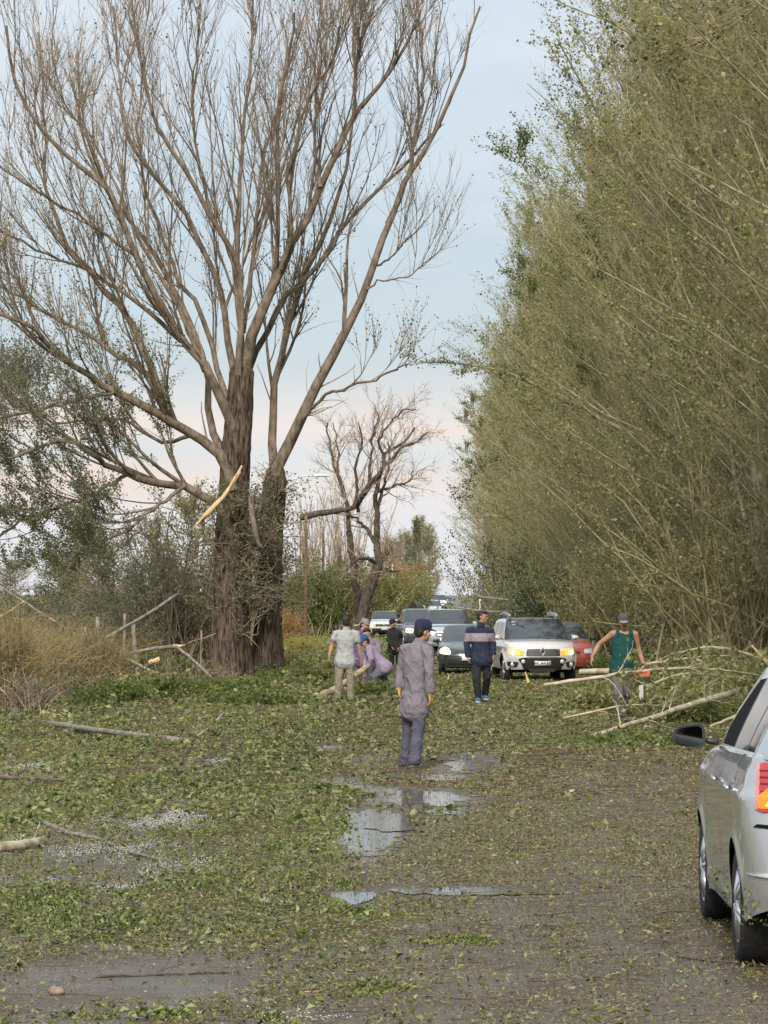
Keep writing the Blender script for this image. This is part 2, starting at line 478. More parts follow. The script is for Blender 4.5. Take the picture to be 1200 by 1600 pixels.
# puddles: shallow sheets of water in the hollows of the road, outlined in plan
M['water'] = plain('puddle_water', (.06, .052, .045), .10, spec=.5)
PUDDLES = [(578, 1298, 72, 38), (650, 1248, 105, 12), (585, 1238, 52, 11), (700, 1268, 60, 6), (735, 1196, 42, 12), (522, 1224, 34, 7), (545, 1405, 46, 12), (740, 1394, 130, 7), (480, 1240, 40, 5), (615, 1290, 60, 10),
           (690, 1216, 60, 5), (520, 1170, 28, 5)]
NP = [(rng.uniform(4, 26), rng.uniform(1.2, 7), rng.uniform(0, 6), rng.uniform(0, 6)) for _ in range(10)]
def ripple(x, y):
    v = 0
    for a, b_, c, d in NP: v = v + np.sin(x*a + c + 1.1*np.sin(y*b_*.8 + d))*np.sin(y*b_ + d + .7*np.sin(x*a*.6))
    return v/3.2
def puddle(px, py, rx, ry, k):
    """ragged film of water: small cells kept where the hollow is deep enough"""
    c = G(px, py); s = F/c.y; lx = rx/s; ly = abs(G(px, py-ry).y - G(px, py+ry).y)/2
    dx, dy = .018, .055
    nx, ny = int(2.8*lx/dx), int(2.8*ly/dy)
    X, Y = np.meshgrid(c.x + (np.arange(nx+1)-nx/2)*dx, c.y + (np.arange(ny+1)-ny/2)*dy)
    V = np.stack([X, Y, gz(Y)+.004+.0006*k], -1).reshape(-1, 3)
    Xc, Yc = X[:-1, :-1]+dx/2, Y[:-1, :-1]+dy/2
    f = 1 - ((Xc-c.x)/lx)**2 - ((Yc-c.y)/ly)**2 + .55*ripple(Xc, Yc)
    r_, q_ = np.nonzero(f > .12); w_ = nx+1
    fc = np.stack([r_*w_+q_, r_*w_+q_+1, (r_+1)*w_+q_+1, (r_+1)*w_+q_], 1)
    u, inv = np.unique(fc, return_inverse=True)
    o = MB().add(V[u], inv.reshape(fc.shape)).build('puddle', M['water'])
    return tag(o, kind='structure')
for k_, a in enumerate(PUDDLES): puddle(*a, k_)

# ------------------------------------------------------------------ litter on the road
BARE = [(578, 1296, 70, 35, .99), (650, 1248, 108, 15, .97), (585, 1238, 54, 12, .97), (600, 1268, 70, 10, .8), (700, 1268, 66, 10, .85), (590, 1330, 60, 14, .6), (735, 1196, 52, 17, .97), (522, 1224, 38, 10, .9), (545, 1405, 46, 14, .95),
        (700, 1394, 170, 9, .9), (60, 1560, 62, 22, .9), (225, 1532, 200, 34, .96), (690, 1216, 70, 8, .8), (520, 1170, 32, 8, .9),
        (1000, 1530, 230, 70, .3), (760, 1510, 220, 70, .25), (900, 1420, 140, 34, .15), (658, 1201, 40, 6, .95)]
HAIL = [(235, 1283, 85, 15), (190, 1345, 130, 26), (95, 1388, 110, 14), (60, 1192, 60, 7), (420, 1590, 110, 9), (330, 1196, 60, 8), (520, 1190, 60, 5),
        (430, 1415, 25, 7), (60, 1290, 50, 10), (240, 1235, 60, 8)]
NZ = [(rng.uniform(.5, 3.2), rng.uniform(.12, 1.0), rng.uniform(0, 6), rng.uniform(0, 6)) for _ in range(9)]
def fbm(x, y):
    v = 0
    for a, b, c, d in NZ: v = v + np.sin(x*a + c + .8*np.sin(y*b*1.3 + d)) * np.sin(y*b + d)
    return v / 3.2                      # roughly -1 .. 1

def inmask(pp, lst, k):
    v = np.zeros(len(pp))
    for e in lst:
        d = np.sqrt(((pp[:, 0]-e[0])/e[2])**2 + ((pp[:, 1]-e[1])/e[3])**2)
        v = np.maximum(v, np.clip((1.25-d)/.4, 0, 1) * (e[4] if k else 1))
    return v

def scatter(n, y0, y1, margin=1.12):
    """points on the ground strip that the lens takes in between two distances"""
    y = np.sqrt(rng.uniform(y0*y0, y1*y1, n))
    x = (rng.uniform(-703*margin, 497*margin, n)) / F * y
    return x, y

def pile(x, y):
    """depth of the litter layer"""
    left = np.clip((-x - .6)/1.5, 0, 1)
    far = np.clip((y-50)/25, 0, 1)
    h = .02 + .06*np.clip(fbm(x*.9, y*.35) + .3, 0, 1.3)*(.45 + left)
    return h + far*np.clip(fbm(x*.6+4, y*.25) + .35, 0, 1.2)*(.07 + .22*left)

def litter(n, y0, y1, green, size, name, mat, aspect, kind):
    x, y = scatter(n, y0, y1)
    pp = project(np.stack([x, y, gz(y)], 1))
    p = 1 - inmask(pp, BARE, 1)
    left = 1/(1+np.exp((pp[:, 0]-560 - 70*fbm(x*1.3, y*.5))/60))
    nearleft = left*np.clip((1475-pp[:, 1])/30 + 1, .5, 1)
    patch = np.clip(.45 + .9*fbm(x*1.1, y*.45) + .9*fbm(x*4.3+3, y*1.7), 0, 1)
    far = np.clip((y-42)/14, 0, 1)
    if green: d = (nearleft*(.25+.75*patch))*(1-far) + far*(.35+.65*patch)
    else: d = (.35+.65*patch)*(1-.35*left) + 0*far
    if green: d = d + .05*(1-left)*(1-far) * patch
    hl = inmask(pp, HAIL, 0)
    p = p*d*(1-.45*hl)
    k = rng.uniform(0, 1, n) < p
    x, y = x[k], y[k]
    h = pile(x, y)
    h = h*(1 + .9*np.clip(fbm(x*5+1, y*2.2), -1, 1.5))
    z = gz(y) + np.where(np.abs(x-.3) > 4.3, verge(x), 0) + rng.uniform(.01, 1, len(x))**1.3*h + .008
    return np.stack([x, y, z], 1)

lb = MB()
C = litter(85000, 14, 30, True, 0, 0, 0, 0, 0); lb.leaves(C, rng.uniform(.010, .030, len(C))*rng.choice([1, 1, 1, 1.5, 2.2], len(C)), .6, .2, curl=.5)
C = litter(110000, 30, 56, True, 0, 0, 0, 0, 0); lb.leaves(C, rng.uniform(.022, .06, len(C))*rng.choice([1, 1, 1.4, 2.0], len(C)), .65, .25, curl=.5)
C = litter(120000, 56, 118, True, 0, 0, 0, 0, 0); lb.leaves(C, rng.uniform(.06, .15, len(C)), .65, .3)
C = litter(60000, 118, 260, True, 0, 0, 0, 0, 0); lb.leaves(C, rng.uniform(.12, .26, len(C)), .6, .2)
tag(lb.build('fallen_leaves', M['litter_big'], smooth=False), 'torn green poplar leaves matted over the wet road', 'leaves', kind='stuff')
lb = MB()
C = litter(150000, 14, 34, False, 0, 0, 0, 0, 0); lb.leaves(C, rng.uniform(.008, .028, len(C))*rng.choice([1, 1, 2.0], len(C)), .24, .5)
C = litter(130000, 34, 70, False, 0, 0, 0, 0, 0); lb.leaves(C, rng.uniform(.025, .085, len(C)), .26, .45)
C = litter(50000, 70, 118, False, 0, 0, 0, 0, 0); lb.leaves(C, rng.uniform(.06, .14, len(C)), .35, .4)
# crumbs of bark and leaf on the bare asphalt too
gx, gy = scatter(210000, 14, 48); gp = project(np.stack([gx, gy, gz(gy)], 1))
kk = rng.uniform(0, 1, len(gx)) < .25+.75*np.clip(.4+fbm(gx*3, gy*1.2), 0, 1)*(1-.9*inmask(gp, BARE[:10], 1))
C = np.stack([gx[kk], gy[kk], gz(gy[kk])+rng.uniform(.004, .014, kk.sum())], 1); lb2 = MB(); lb2.leaves(C, rng.uniform(.006, .026, len(C)), .35, .35)
tag(lb2.build('bark_crumbs', M['crumb'], smooth=False), 'fine brown and olive crumbs of bark and leaf covering the wet road', 'litter', kind='stuff')
tag(lb.build('shredded_litter', M['shred'], smooth=False), 'olive and tan shreds of leaf and bark strewn over the road', 'litter', kind='stuff')
lb = MB()
C = litter(76000, 14, 40, False, 0, 0, 0, 0, 0); lb.leaves(C, rng.uniform(.008, .028, len(C))*rng.choice([1, 1, 1, 1.8], len(C)), .6, .45)
C = litter(50000, 40, 118, False, 0, 0, 0, 0, 0); lb.leaves(C, rng.uniform(.04, .11, len(C)), .6, .4)
tag(lb.build('leaf_litter', M['litter'], smooth=False), 'small olive green leaf scraps scattered over the road', 'leaves', kind='stuff')

# drifts of torn leaves heaped on the left of the road
HEAPS = [(90, 1405, 170, 22, .10), (330, 1402, 190, 34, .10), (500, 1292, 60, 26, .10), (240, 1452, 230, 18, .11), (455, 1335, 85, 22, .09), (430, 1240, 130, 10, .12), (300, 1590, 160, 9, .07), (120, 1440, 140, 16, .10),
         (480, 1380, 70, 16, .07), (560, 1430, 60, 10, .05), (350, 1300, 60, 12, .08), (560, 1545, 90, 12, .04), (200, 1228, 160, 7, .10), (420, 1180, 160, 6, .14), (720, 1470, 60, 8, .04), (1000, 1165, 150, 7, .12), (850, 1160, 90, 5, .1)]
lb = MB()
for px, py, rx, ry, hh in HEAPS:
    c = G(px, py); s_h = F/c.y; lx = rx/s_h; ly = abs(G(px, py-ry).y - G(px, py+ry).y)/2; nn_ = int(min(9000, 1700*lx*ly*3.2 + 600))
    a_ = rng.uniform(0, 2*math.pi, nn_); q_ = np.sqrt(rng.uniform(0, 1, nn_))*(1+.3*np.sin(3*a_+px)); xx, yy = c.x+lx*q_*np.cos(a_), c.y+ly*q_*np.sin(a_)
    keep_ = rng.uniform(0, 1, nn_) < np.clip(.55+1.0*fbm(xx*4+1, yy*1.7)+.5*fbm(xx*1.3, yy*.6), .05, 1)
    xx, yy, q_ = xx[keep_], yy[keep_], q_[keep_]
    zz = gz(yy) + np.where(np.abs(xx-.3) > 4.3, verge(xx), 0) + rng.uniform(.02, 1, len(xx))*hh*np.clip(1.15-q_, .1, 1)*np.clip(.6+.9*fbm(xx*5, yy*2), .15, 1.5)
    lb.leaves(np.stack([xx, yy, zz], 1), rng.uniform(.014, .05, len(xx))*(1 if c.y < 34 else 1.5), .7, .1, curl=.45)
tag(lb.build('leaf_drift', M['litter_big'], smooth=False), 'drifts of dark green torn leaves heaped on the left of the road', 'leaves', kind='stuff')

# loose twigs, lying mostly across the road as the wind left them
def twigs(n, y0, y1, l0, l1, r):
    C = litter(n, y0, y1, False, 0, 0, 0, 0, 0)
    an = rng.normal(0, .42, len(C)); L = rng.uniform(l0, l1, len(C))**1.0
    d = np.stack([np.cos(an), np.sin(an), rng.normal(.02, .05, len(C))], 1)*L[:, None]
    mid = C + d*.5 + rng.normal(0, .06, (len(C), 3))*L[:, None]*[1, 1, .4]
    pa = np.stack([C, mid, C+d], 1); pa[:, :, 2] = np.maximum(pa[:, :, 2], gz(pa[:, :, 1]) - .1)
    return pa, np.repeat((r*rng.uniform(.5, 1.3, len(C)))[:, None], 3, 1)*np.array([1, .8, .5])
# straws and leaf stalks standing out of the mat
lb = MB()
for n_, a_, b_, l0, l1 in ((26000, 14, 32, .02, .07), (34000, 32, 60, .035, .12), (26000, 60, 116, .07, .24)):
    C = litter(n_, a_, b_, True, 0, 0, 0, 0, 0); C = np.concatenate([C, litter(n_//2, a_, b_, False, 0, 0, 0, 0, 0)]); C[:, 2] += .008
    lb.leaves(C, rng.uniform(l0, l1, len(C)), .10, .45, curl=.1)
tag(lb.build('straw_litter', M['shred'], smooth=False), 'straw coloured stalks and strips of bark in the leaf litter', 'litter', kind='stuff')
tb = MB()
tb.tubes(*twigs(3600, 14, 34, .05, .38, .0034), 3)
tb.tubes(*twigs(4200, 34, 62, .15, .8, .006), 3)
tb.tubes(*twigs(2200, 62, 112, .3, 1.4, .011), 3)
tag(tb.build('loose_twigs', M['lit_twig']), 'thin brown twigs strewn across the road', 'twigs', kind='stuff')

# hail lying in drifts between the leaves
hb = MB()
x, y = scatter(300000, 14, 48)
pp = project(np.stack([x, y, 0*y], 1))
k = rng.uniform(0, 1, len(x)) < inmask(pp, HAIL, 0)*np.clip(.15+1.3*fbm(x*2.1+9, y*.9)+.8*fbm(x*6+2, y*2.5), 0, 1)
x, y = x[k], y[k]
if len(x) > 40000: x, y = x[:40000], y[:40000]
r_ = rng.uniform(.003, .0075, len(x))
oct_ = np.array([[1,0,0],[-1,0,0],[0,1,0],[0,-1,0],[0,0,1],[0,0,-1]])
C = np.stack([x, y, np.where(np.abs(x-.3) > 4.3, verge(x), 0) + rng.uniform(.004, 1, len(x))*pile(x, y)*.75], 1)
V = (C[:, None] + oct_[None]*r_[:, None, None]).reshape(-1, 3)
of = np.array([[0,2,4],[2,1,4],[1,3,4],[3,0,4],[2,0,5],[1,2,5],[3,1,5],[0,3,5]])
hb.add(V, (np.arange(len(x))[:, None, None]*6 + of[None]).reshape(-1, 3))
tag(hb.build('hailstones', M['hail']), 'white hailstones drifted between the fallen leaves', 'hail', kind='stuff')
# ------------------------------------------------------------------ the great bare tree
TY = 93.7
def limb3(pts, w0, w1, n, dy0, dy1):
    """pixel polyline at the tree's distance -> path in space; dy: metres behind (+) or in front (-) of the trunk"""
    k = len(pts)
    p = [P(x, y, TY + dy0 + (dy1-dy0)*(i/(k-1))**1.2 + (random.uniform(-.25, .25) if 0 < i < k-1 else 0)) for i, (x, y) in enumerate(pts)]
    s = F / TY
    q_ = .78 if w0 < 32 else 1
    return resample(p, n, [ q_*(w0 + (w1-w0)*(i/(k-1))**.7) / s / 2 for i in range(k)])

def flared(path, rad, lobes, amp, n=52):
    """trunk with buttress lobes and ridged bark as geometry"""
    N = len(path); an = np.linspace(0, 2*math.pi, n, endpoint=False)
    V = []
    for i in range(N):
        h = path[i][2] - path[0][2]
        fl = math.exp(-h/1.1)
        rr = rad[i]*(1 + fl*.17*(1+np.sin(an*lobes+1)) + amp*np.sin(an*9+math.sin(h*1.3)*1.2) + amp*.8*np.sin(an*13 - h*.7) + amp*.9*np.abs(np.sin(an*11.5+1.3*math.sin(h*2.1)+h*.4)) + rng.normal(0, amp*.5, n))
        V.append(np.stack([path[i][0]+rr*np.cos(an), path[i][1]+rr*np.sin(an), np.full(n, path[i][2])], 1))
    f = [(i*n+j, i*n+(j+1) % n, (i+1)*n+(j+1) % n, (i+1)*n+j) for i in range(N-1) for j in range(n)]
    return np.concatenate(V), f

tb0 = P(357, 1044, TY); tb0.z = float(gz(TY))-.1
big = thing('bare_tree', 'huge old bare poplar with two dark trunks and fanning limbs left of the road', 'tree', tb0)
OFF = np.array(tb0)
p, r = limb3([(356, 1050), (358, 1000), (361, 900), (363, 800), (369, 700), (374, 640), (379, 560)], 62, 36, 46, 0, 0)
p[0][2] = OFF[2]; r[-2:] = [r[-3]*.75, .05]
V, f = flared(p, r, 5, .05)
MB().add(V-OFF, f).build('trunk', M['bark_dark'], big)
pB, rB = limb3([(416, 1040), (418, 980), (421, 900), (424, 820), (429, 760), (432, 715)], 40, 34, 18, 1.1, 1.1)
rB[-2:] = [rB[-3]*.75, .05]
V, f = flared(pB, rB, 4, .05)
MB().add(V-OFF, f).build('trunk', M['bark_dark'], big)

LIMBS = [  # pixel polyline, start/end width, depth offsets start/end, leafiness
    ([(378, 590), (396, 520), (420, 455), (445, 405), (473, 350), (500, 293), (533, 227), (553, 180), (587, 140), (613, 103), (653, 30)], 30, 5, 0, -2, 0),
    ([(381, 600), (410, 530), (440, 470), (467, 443), (510, 400), (533, 363), (567, 317), (613, 277), (640, 247), (690, 195)], 17, 5, .2, 2.5, 0),
    ([(431, 735), (450, 700), (468, 660), (495, 600), (530, 540), (555, 490), (573, 450), (600, 373), (617, 327), (633, 280), (667, 227), (690, 190), (717, 123), (733, 60), (750, 10)], 31, 4, 1.1, .2, 0),
    ([(606, 350), (628, 300), (650, 222), (660, 133), (657, 15)], 13, 4, .8, 2.5, 0),
    ([(429, 735), (424, 690), (428, 620), (440, 540), (462, 470), (490, 400), (520, 330), (545, 240), (556, 150), (552, 40)], 24, 4, 1.1, 3.6, 0),
    ([(398, 520), (420, 450), (433, 400), (435, 283), (433, 187), (450, 100), (460, 20)], 15, 4, -.2, -3, 0),
    ([(440, 420), (455, 360), (450, 277), (463, 227), (477, 167), (513, 103), (530, 40)], 11, 3, -1, -3.5, 0),
    ([(377, 580), (372, 480), (371, 400), (374, 300), (380, 200), (390, 100), (396, -20)], 19, 4, .1, 1.5, 0),
    ([(380, 520), (395, 400), (402, 317), (413, 233), (437, 167), (450, 60)], 11, 3, .4, 3, 0),
    ([(372, 560), (377, 427), (333, 347), (300, 283), (253, 207), (233, 167), (227, 127), (200, 20)], 17, 4, 0, -2.5, .05),
    ([(366, 610), (352, 500), (337, 430), (287, 333), (233, 267), (197, 213), (187, 133), (177, 10)], 19, 4, -.2, 2.8, .05),
    ([(361, 640), (330, 540), (305, 470), (277, 437), (247, 347), (227, 293), (215, 200), (228, 90)], 15, 4, .3, 4, .08),
    ([(353, 640), (320, 573), (283, 533), (247, 470), (213, 400), (173, 300), (110, 250), (63, 200), (20, 117), (10, 40)], 23, 5, -.2, -3, .15),
    ([(346, 700), (327, 660), (322, 590), (300, 510), (253, 417), (213, 360), (167, 300), (130, 220), (120, 110)], 21, 4, .3, 3.4, .15),
    ([(347, 715), (300, 680), (233, 637), (180, 613), (140, 587), (93, 560), (67, 527), (30, 505), (-30, 480)], 26, 7, -.3, -3.5, .7),
    ([(262, 655), (240, 590), (213, 517), (187, 477), (160, 447), (110, 390), (80, 317), (67, 283), (70, 217), (60, 50)], 19, 4, -.5, 1.8, .2),
    ([(240, 590), (187, 557), (140, 523), (107, 507), (40, 470), (-30, 430)], 13, 5, -.4, 2.5, .6),
    ([(341, 790), (287, 760), (240, 753), (200, 740), (167, 723), (140, 707), (110, 690), (60, 697), (-20, 730)], 22, 6, -.3, -3, 1.0),
    ([(200, 740), (150, 768), (100, 790), (40, 812), (-20, 850)], 9, 4, -1, -2, 1.0),
    ([(180, 613), (120, 625), (60, 640), (-20, 660)], 10, 5, -1.3, .5, 1.0),
    ([(287, 760), (243, 793), (200, 827), (160, 850), (147, 893)], 9, 4, -.5, -2.5, .8),
    ([(300, 680), (250, 690), (200, 660), (150, 655), (90, 660), (20, 630)], 9, 4, .2, 2.5, .9),
    ([(460, 680), (490, 632), (520, 612), (560, 600), (622, 577)], 9, 4, .8, -1.5, 0),
    ([(573, 452), (596, 440), (640, 430), (672, 403)], 5, 2, .6, 0, 0),
    ([(590, 415), (606, 405), (624, 390), (634, 372)], 5, 2, .6, 1.5, 0),
    ([(320, 580), (280, 480), (230, 400), (200, 330), (150, 230), (95, 150), (80, 60)], 12, 3, 0, 4, .1),
    ([(283, 533), (220, 480), (150, 430), (80, 400), (-20, 350)], 11, 4, 0, -3, .35),
    ([(213, 400), (140, 350), (60, 300), (-20, 250)], 8, 3, -1, -3, .2),
    ([(333, 347), (310, 240), (300, 150), (310, 40)], 8, 3, -.8, -2.5, 0),
    ([(500, 293), (492, 200), (510, 100), (500, -10)], 9, 3, -1, 1, 0),
    ([(553, 180), (556, 100), (582, 20)], 7, 3, -1.5, -3, 0),
]
allp, allr, leafy, starts = [], [], [], []
def axis(y): return np.interp(y, [570, 640, 700, 800, 1050], [379, 374, 369, 363, 356])
def axisB(y): return np.interp(y, [725, 760, 820, 1040], [432, 429, 424, 416])
for pts, w0, w1, d0, d1, lf in LIMBS:
    x_, y_ = pts[0]
    if d0 > 1 and abs(x_-axisB(y_)) < 20: pts = [(axisB(y_+45), y_+45)] + list(pts)
    elif y_ > 540 and abs(x_-axis(y_)) < 50 and d0 < 1: pts = [(axis(y_+50), y_+50)] + list(pts); d0 *= .5
    p, r = limb3(pts, w0, w1, 18, d0, d1)
    p[2:-1] += rng.normal(0, .03, p[2:-1].shape)
    thick = w0 > 13
    MB().tubes((p-OFF)[None], r[None], 9 if thick else 7, rough=.025).build('limb', M['bark_limb'], big)
    allp.append(p); allr.append(r); leafy.append(lf)
allp, allr, leafy = np.array(allp), np.array(allr), np.array(leafy)

br, tw = MB(), MB()
right_edge = np.zeros(len(allp), bool); right_edge[[2, 3, 10 if 0 else 3]] = True; right_edge[22:25] = True
b1, r1 = spawn(allp, allr, 13, .2, .97, 2.0, 6.0, .5, .8, 9, .55, .07, .12, rmin=.014)
l1 = np.repeat(leafy, 13)
dx1 = (b1[:, -1, 0]-b1[:, 0, 0])/(np.linalg.norm(b1[:, -1]-b1[:, 0], axis=1)+1e-6)
k1 = ~((dx1 > .12) & np.repeat(right_edge, 13) & (rng.uniform(0, 1, len(b1)) < .8))
b1, r1, l1 = b1[k1], r1[k1], l1[k1]
b2, r2 = spawn(b1, r1, 5, .15, .95, 1.0, 2.9, .6, .7, 6, .6, .12, .14, rmin=.010)
l2 = np.repeat(l1, 5)
b3, r3 = spawn(b2, r2, 6, .15, 1, .5, 1.5, .65, .5, 4, .65, .14, .12, rmin=.0068)
l3 = np.repeat(l2, 6)
bb, rb = spawn(allp, allr, 14, .15, 1, .5, 2.0, .8, .5, 5, .3, .14, .1, rmin=.009)
br.tubes(b1-OFF, r1, 5); br.tubes(b2-OFF, r2, 4)
tw.tubes(b3-OFF, r3, 3); tw.tubes(bb-OFF, rb, 3)
tag(br.build('branches', M['bark_limb'], big), kind='stuff')
tag(tw.build('twigs', M['twig_tan'], big), kind='stuff')
# leaves that the storm left, thick on the low limbs on the outer side
lv = MB()
for paths, wgt, cnt in ((b3, l3+.04, 46000), (b2, l2+.04, 13000)):
    pr = wgt*np.clip((9.5 - paths[:, 1, 2])/6, .02, 1)
    idx = rng.choice(len(paths), cnt, p=pr/pr.sum())
    t = rng.uniform(.2, 1, cnt)*(paths.shape[1]-1); i = np.clip(t.astype(int), 0, paths.shape[1]-2); fr = (t-i)[:, None]
    C = paths[idx, i]*(1-fr) + paths[idx, i+1]*fr + rng.normal(0, .05, (cnt, 3))
    lv.leaves(C-OFF, rng.uniform(.04, .085, cnt), .7, 0)
pr = np.full(len(b3), 1.0); idx = rng.choice(len(b3), 2600)
lv.leaves(b3[idx, rng.integers(1, 4, 2600)]-OFF, rng.uniform(.05, .10, 2600), .8, 0)
low = np.nonzero(b3[:, 1, 2] < 12)[0]; idx = rng.choice(low, 9000)
lv.leaves(b3[idx, rng.integers(1, 4, 9000)]-OFF, rng.uniform(.04, .08, 9000), .8, 0)
tag(lv.build('foliage', M['leaf_grey'], big, smooth=False), kind='stuff')
# bush of dead shoots round the trunks
st = np.concatenate([p_[None] for p_ in [limb3([(362, 1000), (362, 900), (366, 780)], 40, 36, 18, -.3, -.3)[0], limb3([(424, 1000), (424, 880), (428, 760)], 30, 30, 18, .9, .9)[0], limb3([(395, 1000), (392, 900), (400, 800)], 30, 30, 18, -.1, -.1)[0]]])
s1, q1 = spawn(st, np.full(st.shape[:2], .5), 105, 0.02, 1, .6, 2.4, 1.6, .2, 6, .05, .3, .0, rmin=.012, rmax=.022)
s2, q2 = spawn(s1, q1, 3, .2, 1, .3, 1.0, .9, .1, 4, .7, .25, 0, rmin=.008)
MB().tubes(s1-OFF, q1, 4).tubes(s2-OFF, q2, 3).build('dead_shoots', M['twig_tan'], big)['kind'] = 'stuff'
lv = MB(); C = along(s2, 9000, .1, 1, .12); lv.leaves(C-OFF, rng.uniform(.05, .10, len(C)), .7, 0)
tag(lv.build('shoot_leaves', M['leaf_grey'], big, smooth=False), kind='stuff')
# the torn, splintered limb hanging across the trunk
p, r = resample([P(378, 728, TY-1.1), P(352, 772, TY-1.3), P(326, 800, TY-1.4), P(300, 827, TY-1.5)], 12, [.03, .05, .065, .015])
tm = MB().tubes((p-OFF)[None], r[None], 7, cap=True, rough=.22)
for q_ in range(7):
    a_, b_ = sorted(rng.uniform(0, 1, 2)); b_ = max(b_, a_+.3); k_ = np.linspace(a_*11, min(b_, 1)*11, 8); sl_ = np.stack([np.interp(k_, np.arange(12), p[:, d_]) for d_ in range(3)], 1) + rng.normal(0, .045, 3)
    sl_[-1] += rng.normal(0, .07, 3); tm.tubes((sl_-OFF)[None], np.linspace(.028, .004, 8)[None], 5, rough=.2)
tm.build('torn_limb', M['wood_fresh'], big)['label'] = 'freshly torn yellow limb hanging across the trunk'
p, r = resample([P(392, 775, TY-1.2), P(395, 810, TY-1.3), P(404, 850, TY-1.3), P(412, 856, TY-1.3)], 12, [.09, .08, .06, .03])
MB().tubes((p-OFF)[None], r[None], 7, rough=.08).build('hanging_limb', M['bark_limb'], big)

# ------------------------------------------------------------------ generic trees and shrubs
def copy_tree(o, parent=None):
    c = o.copy(); COL.objects.link(c)
    if parent: c.parent = parent
    for ch in o.children: copy_tree(ch, c)
    return c

def poplar_meshes(seed, leafm, lean=1.0, nleaf=19000, h=19.0, twn=6):
    """a tall poplar standing at the origin, its limbs swept up and out over the road (-X)"""
    global rng
    keep = rng; rng = np.random.default_rng(seed)
    tr = resample([(0, 0, -.2), (rng.normal(0, .2), rng.normal(0, .3), h*.3), (-.6*lean+rng.normal(0, .3), rng.normal(0, .4), h*.65), (-1.3*lean, rng.normal(0, .5), h)], 16)
    rt = np.linspace(.22, .03, 16)
    n = 46
    t = np.sort(rng.uniform(.05, .93, n)); 
    i = np.clip((t*15).astype(int), 0, 14); fr = (t*15-i)[:, None]
    p0 = tr[i]*(1-fr)+tr[i+1]*fr
    az = rng.normal(math.pi, .95, n); elv = rng.uniform(R(28), R(66), n)
    d = np.stack([np.cos(az)*np.cos(elv), np.sin(az)*np.cos(elv)*.8, np.sin(elv)], 1)
    ln = rng.uniform(5.5, 11.5, n)*(1-.45*t)
    K = 12; L1 = np.zeros((n, K, 3)); L1[:, 0] = p0
    for k in range(1, K):
        d = d + rng.normal(0, .075, (n, 3)); d[:, 2] += .03+.03*math.sin(k*.7); d /= np.linalg.norm(d, axis=1, keepdims=True)
        L1[:, k] = L1[:, k-1]+d*(ln/(K-1))[:, None]
    R1 = (rng.uniform(.028, .062, n)*(1-.35*t))[:, None]*np.linspace(1, .2, K)[None]
    L2, R2 = spawn(L1, R1, 9, .12, .97, 1.2, 3.6, .5, .6, 7, .5, .13, .07, rmin=.007)
    L3, R3 = spawn(L2, R2, twn, .1, .98, .4, 1.5, .6, .5, 4, .6, .16, .06, rmin=.005)
    trunk = MB().tubes(tr[None], rt[None], 9, rough=.04).mesh('trunk', M['bark_pop'])
    limbs = MB().tubes(L1, R1, 5).mesh('limbs', M['bark_pop'])
    tw_ = MB().tubes(L2, R2, 3).tubes(L3, R3, 3).mesh('twigs', M['twig_pop'])
    # some boughs are in full leaf, others stripped by the storm
    wb = np.random.default_rng(seed+7).gamma(.9, 1, n) + .18
    def pick(pa, cnt, per, jit):
        w_ = np.repeat(wb, per); pi_ = rng.choice(len(pa), cnt, p=w_/w_.sum()); t_ = rng.uniform(.1, 1, cnt)*(pa.shape[1]-1)
        i_ = np.clip(t_.astype(int), 0, pa.shape[1]-2); f_ = (t_-i_)[:, None]
        return pa[pi_, i_]*(1-f_)+pa[pi_, i_+1]*f_ + rng.normal(0, jit, (cnt, 3))
    C = np.concatenate([pick(L3, int(nleaf*.75), 9*twn, .05), pick(L2, nleaf-int(nleaf*.75), 9, .06)])
    lv_ = MB().leaves(C, rng.uniform(.045, .095, len(C)), .8, 0).mesh('crown', leafm, smooth=False)
    rng = keep
    return trunk, limbs, tw_, lv_

def tree_from(name, label, cat, meshes, names, loc, rz, sc, group=None):
    t = thing(name, label, cat, loc, rz, group)
    t.scale = (sc, sc, sc)
    for me, nm in zip(meshes, names):
        o = bpy.data.objects.new(nm, me); COL.objects.link(o); o.parent = t
        if nm in ('crown', 'twigs', 'limbs'): o['kind'] = 'stuff'
    return t

POP = [poplar_meshes(100+i, M['leaf_pop'] if i % 2 == 0 else M['leaf_pop2']) for i in range(5)]
POPG = poplar_meshes(140, M['leaf_green'])
names4 = ('trunk', 'limbs', 'twigs', 'crown')
ROWL = 'tall leafy poplar in the dense row overhanging the right side of the road'
proto = {}
rngp = np.random.default_rng(23)
y = 34.0; k = 0
while y < 420:
    me = POP[k % 5] if rngp.uniform() > .12 else POPG
    x = 8.9 + rngp.normal(0, .5) + (0.6 if y < 70 else 0) + (-1.2 if y > 140 else 0)
    sc = rngp.uniform(.86, 1.04)
    tree_from('poplar', ROWL, 'tree', me, names4, (x, y, float(gz(y))-.12), rngp.normal(0, .16), sc, 'poplars in the row along the right of the road')
    y += rngp.uniform(2.6, 3.8) if y < 150 else rngp.uniform(5, 8)
    k += 1
y = 58.0
while y < 300:      # the second line of the row, close behind the first
    me = POP[(k*3) % 5]
    tree_from('poplar', 'poplar of the back line half hidden behind the row right of the road', 'tree', me, names4, (13.6+rng.normal(0, .7), y, float(gz(y))-.12), rng.normal(0, .25), rng.uniform(.9, 1.05), 'poplars of the back line')
    y += rng.uniform(7, 11); k += 1

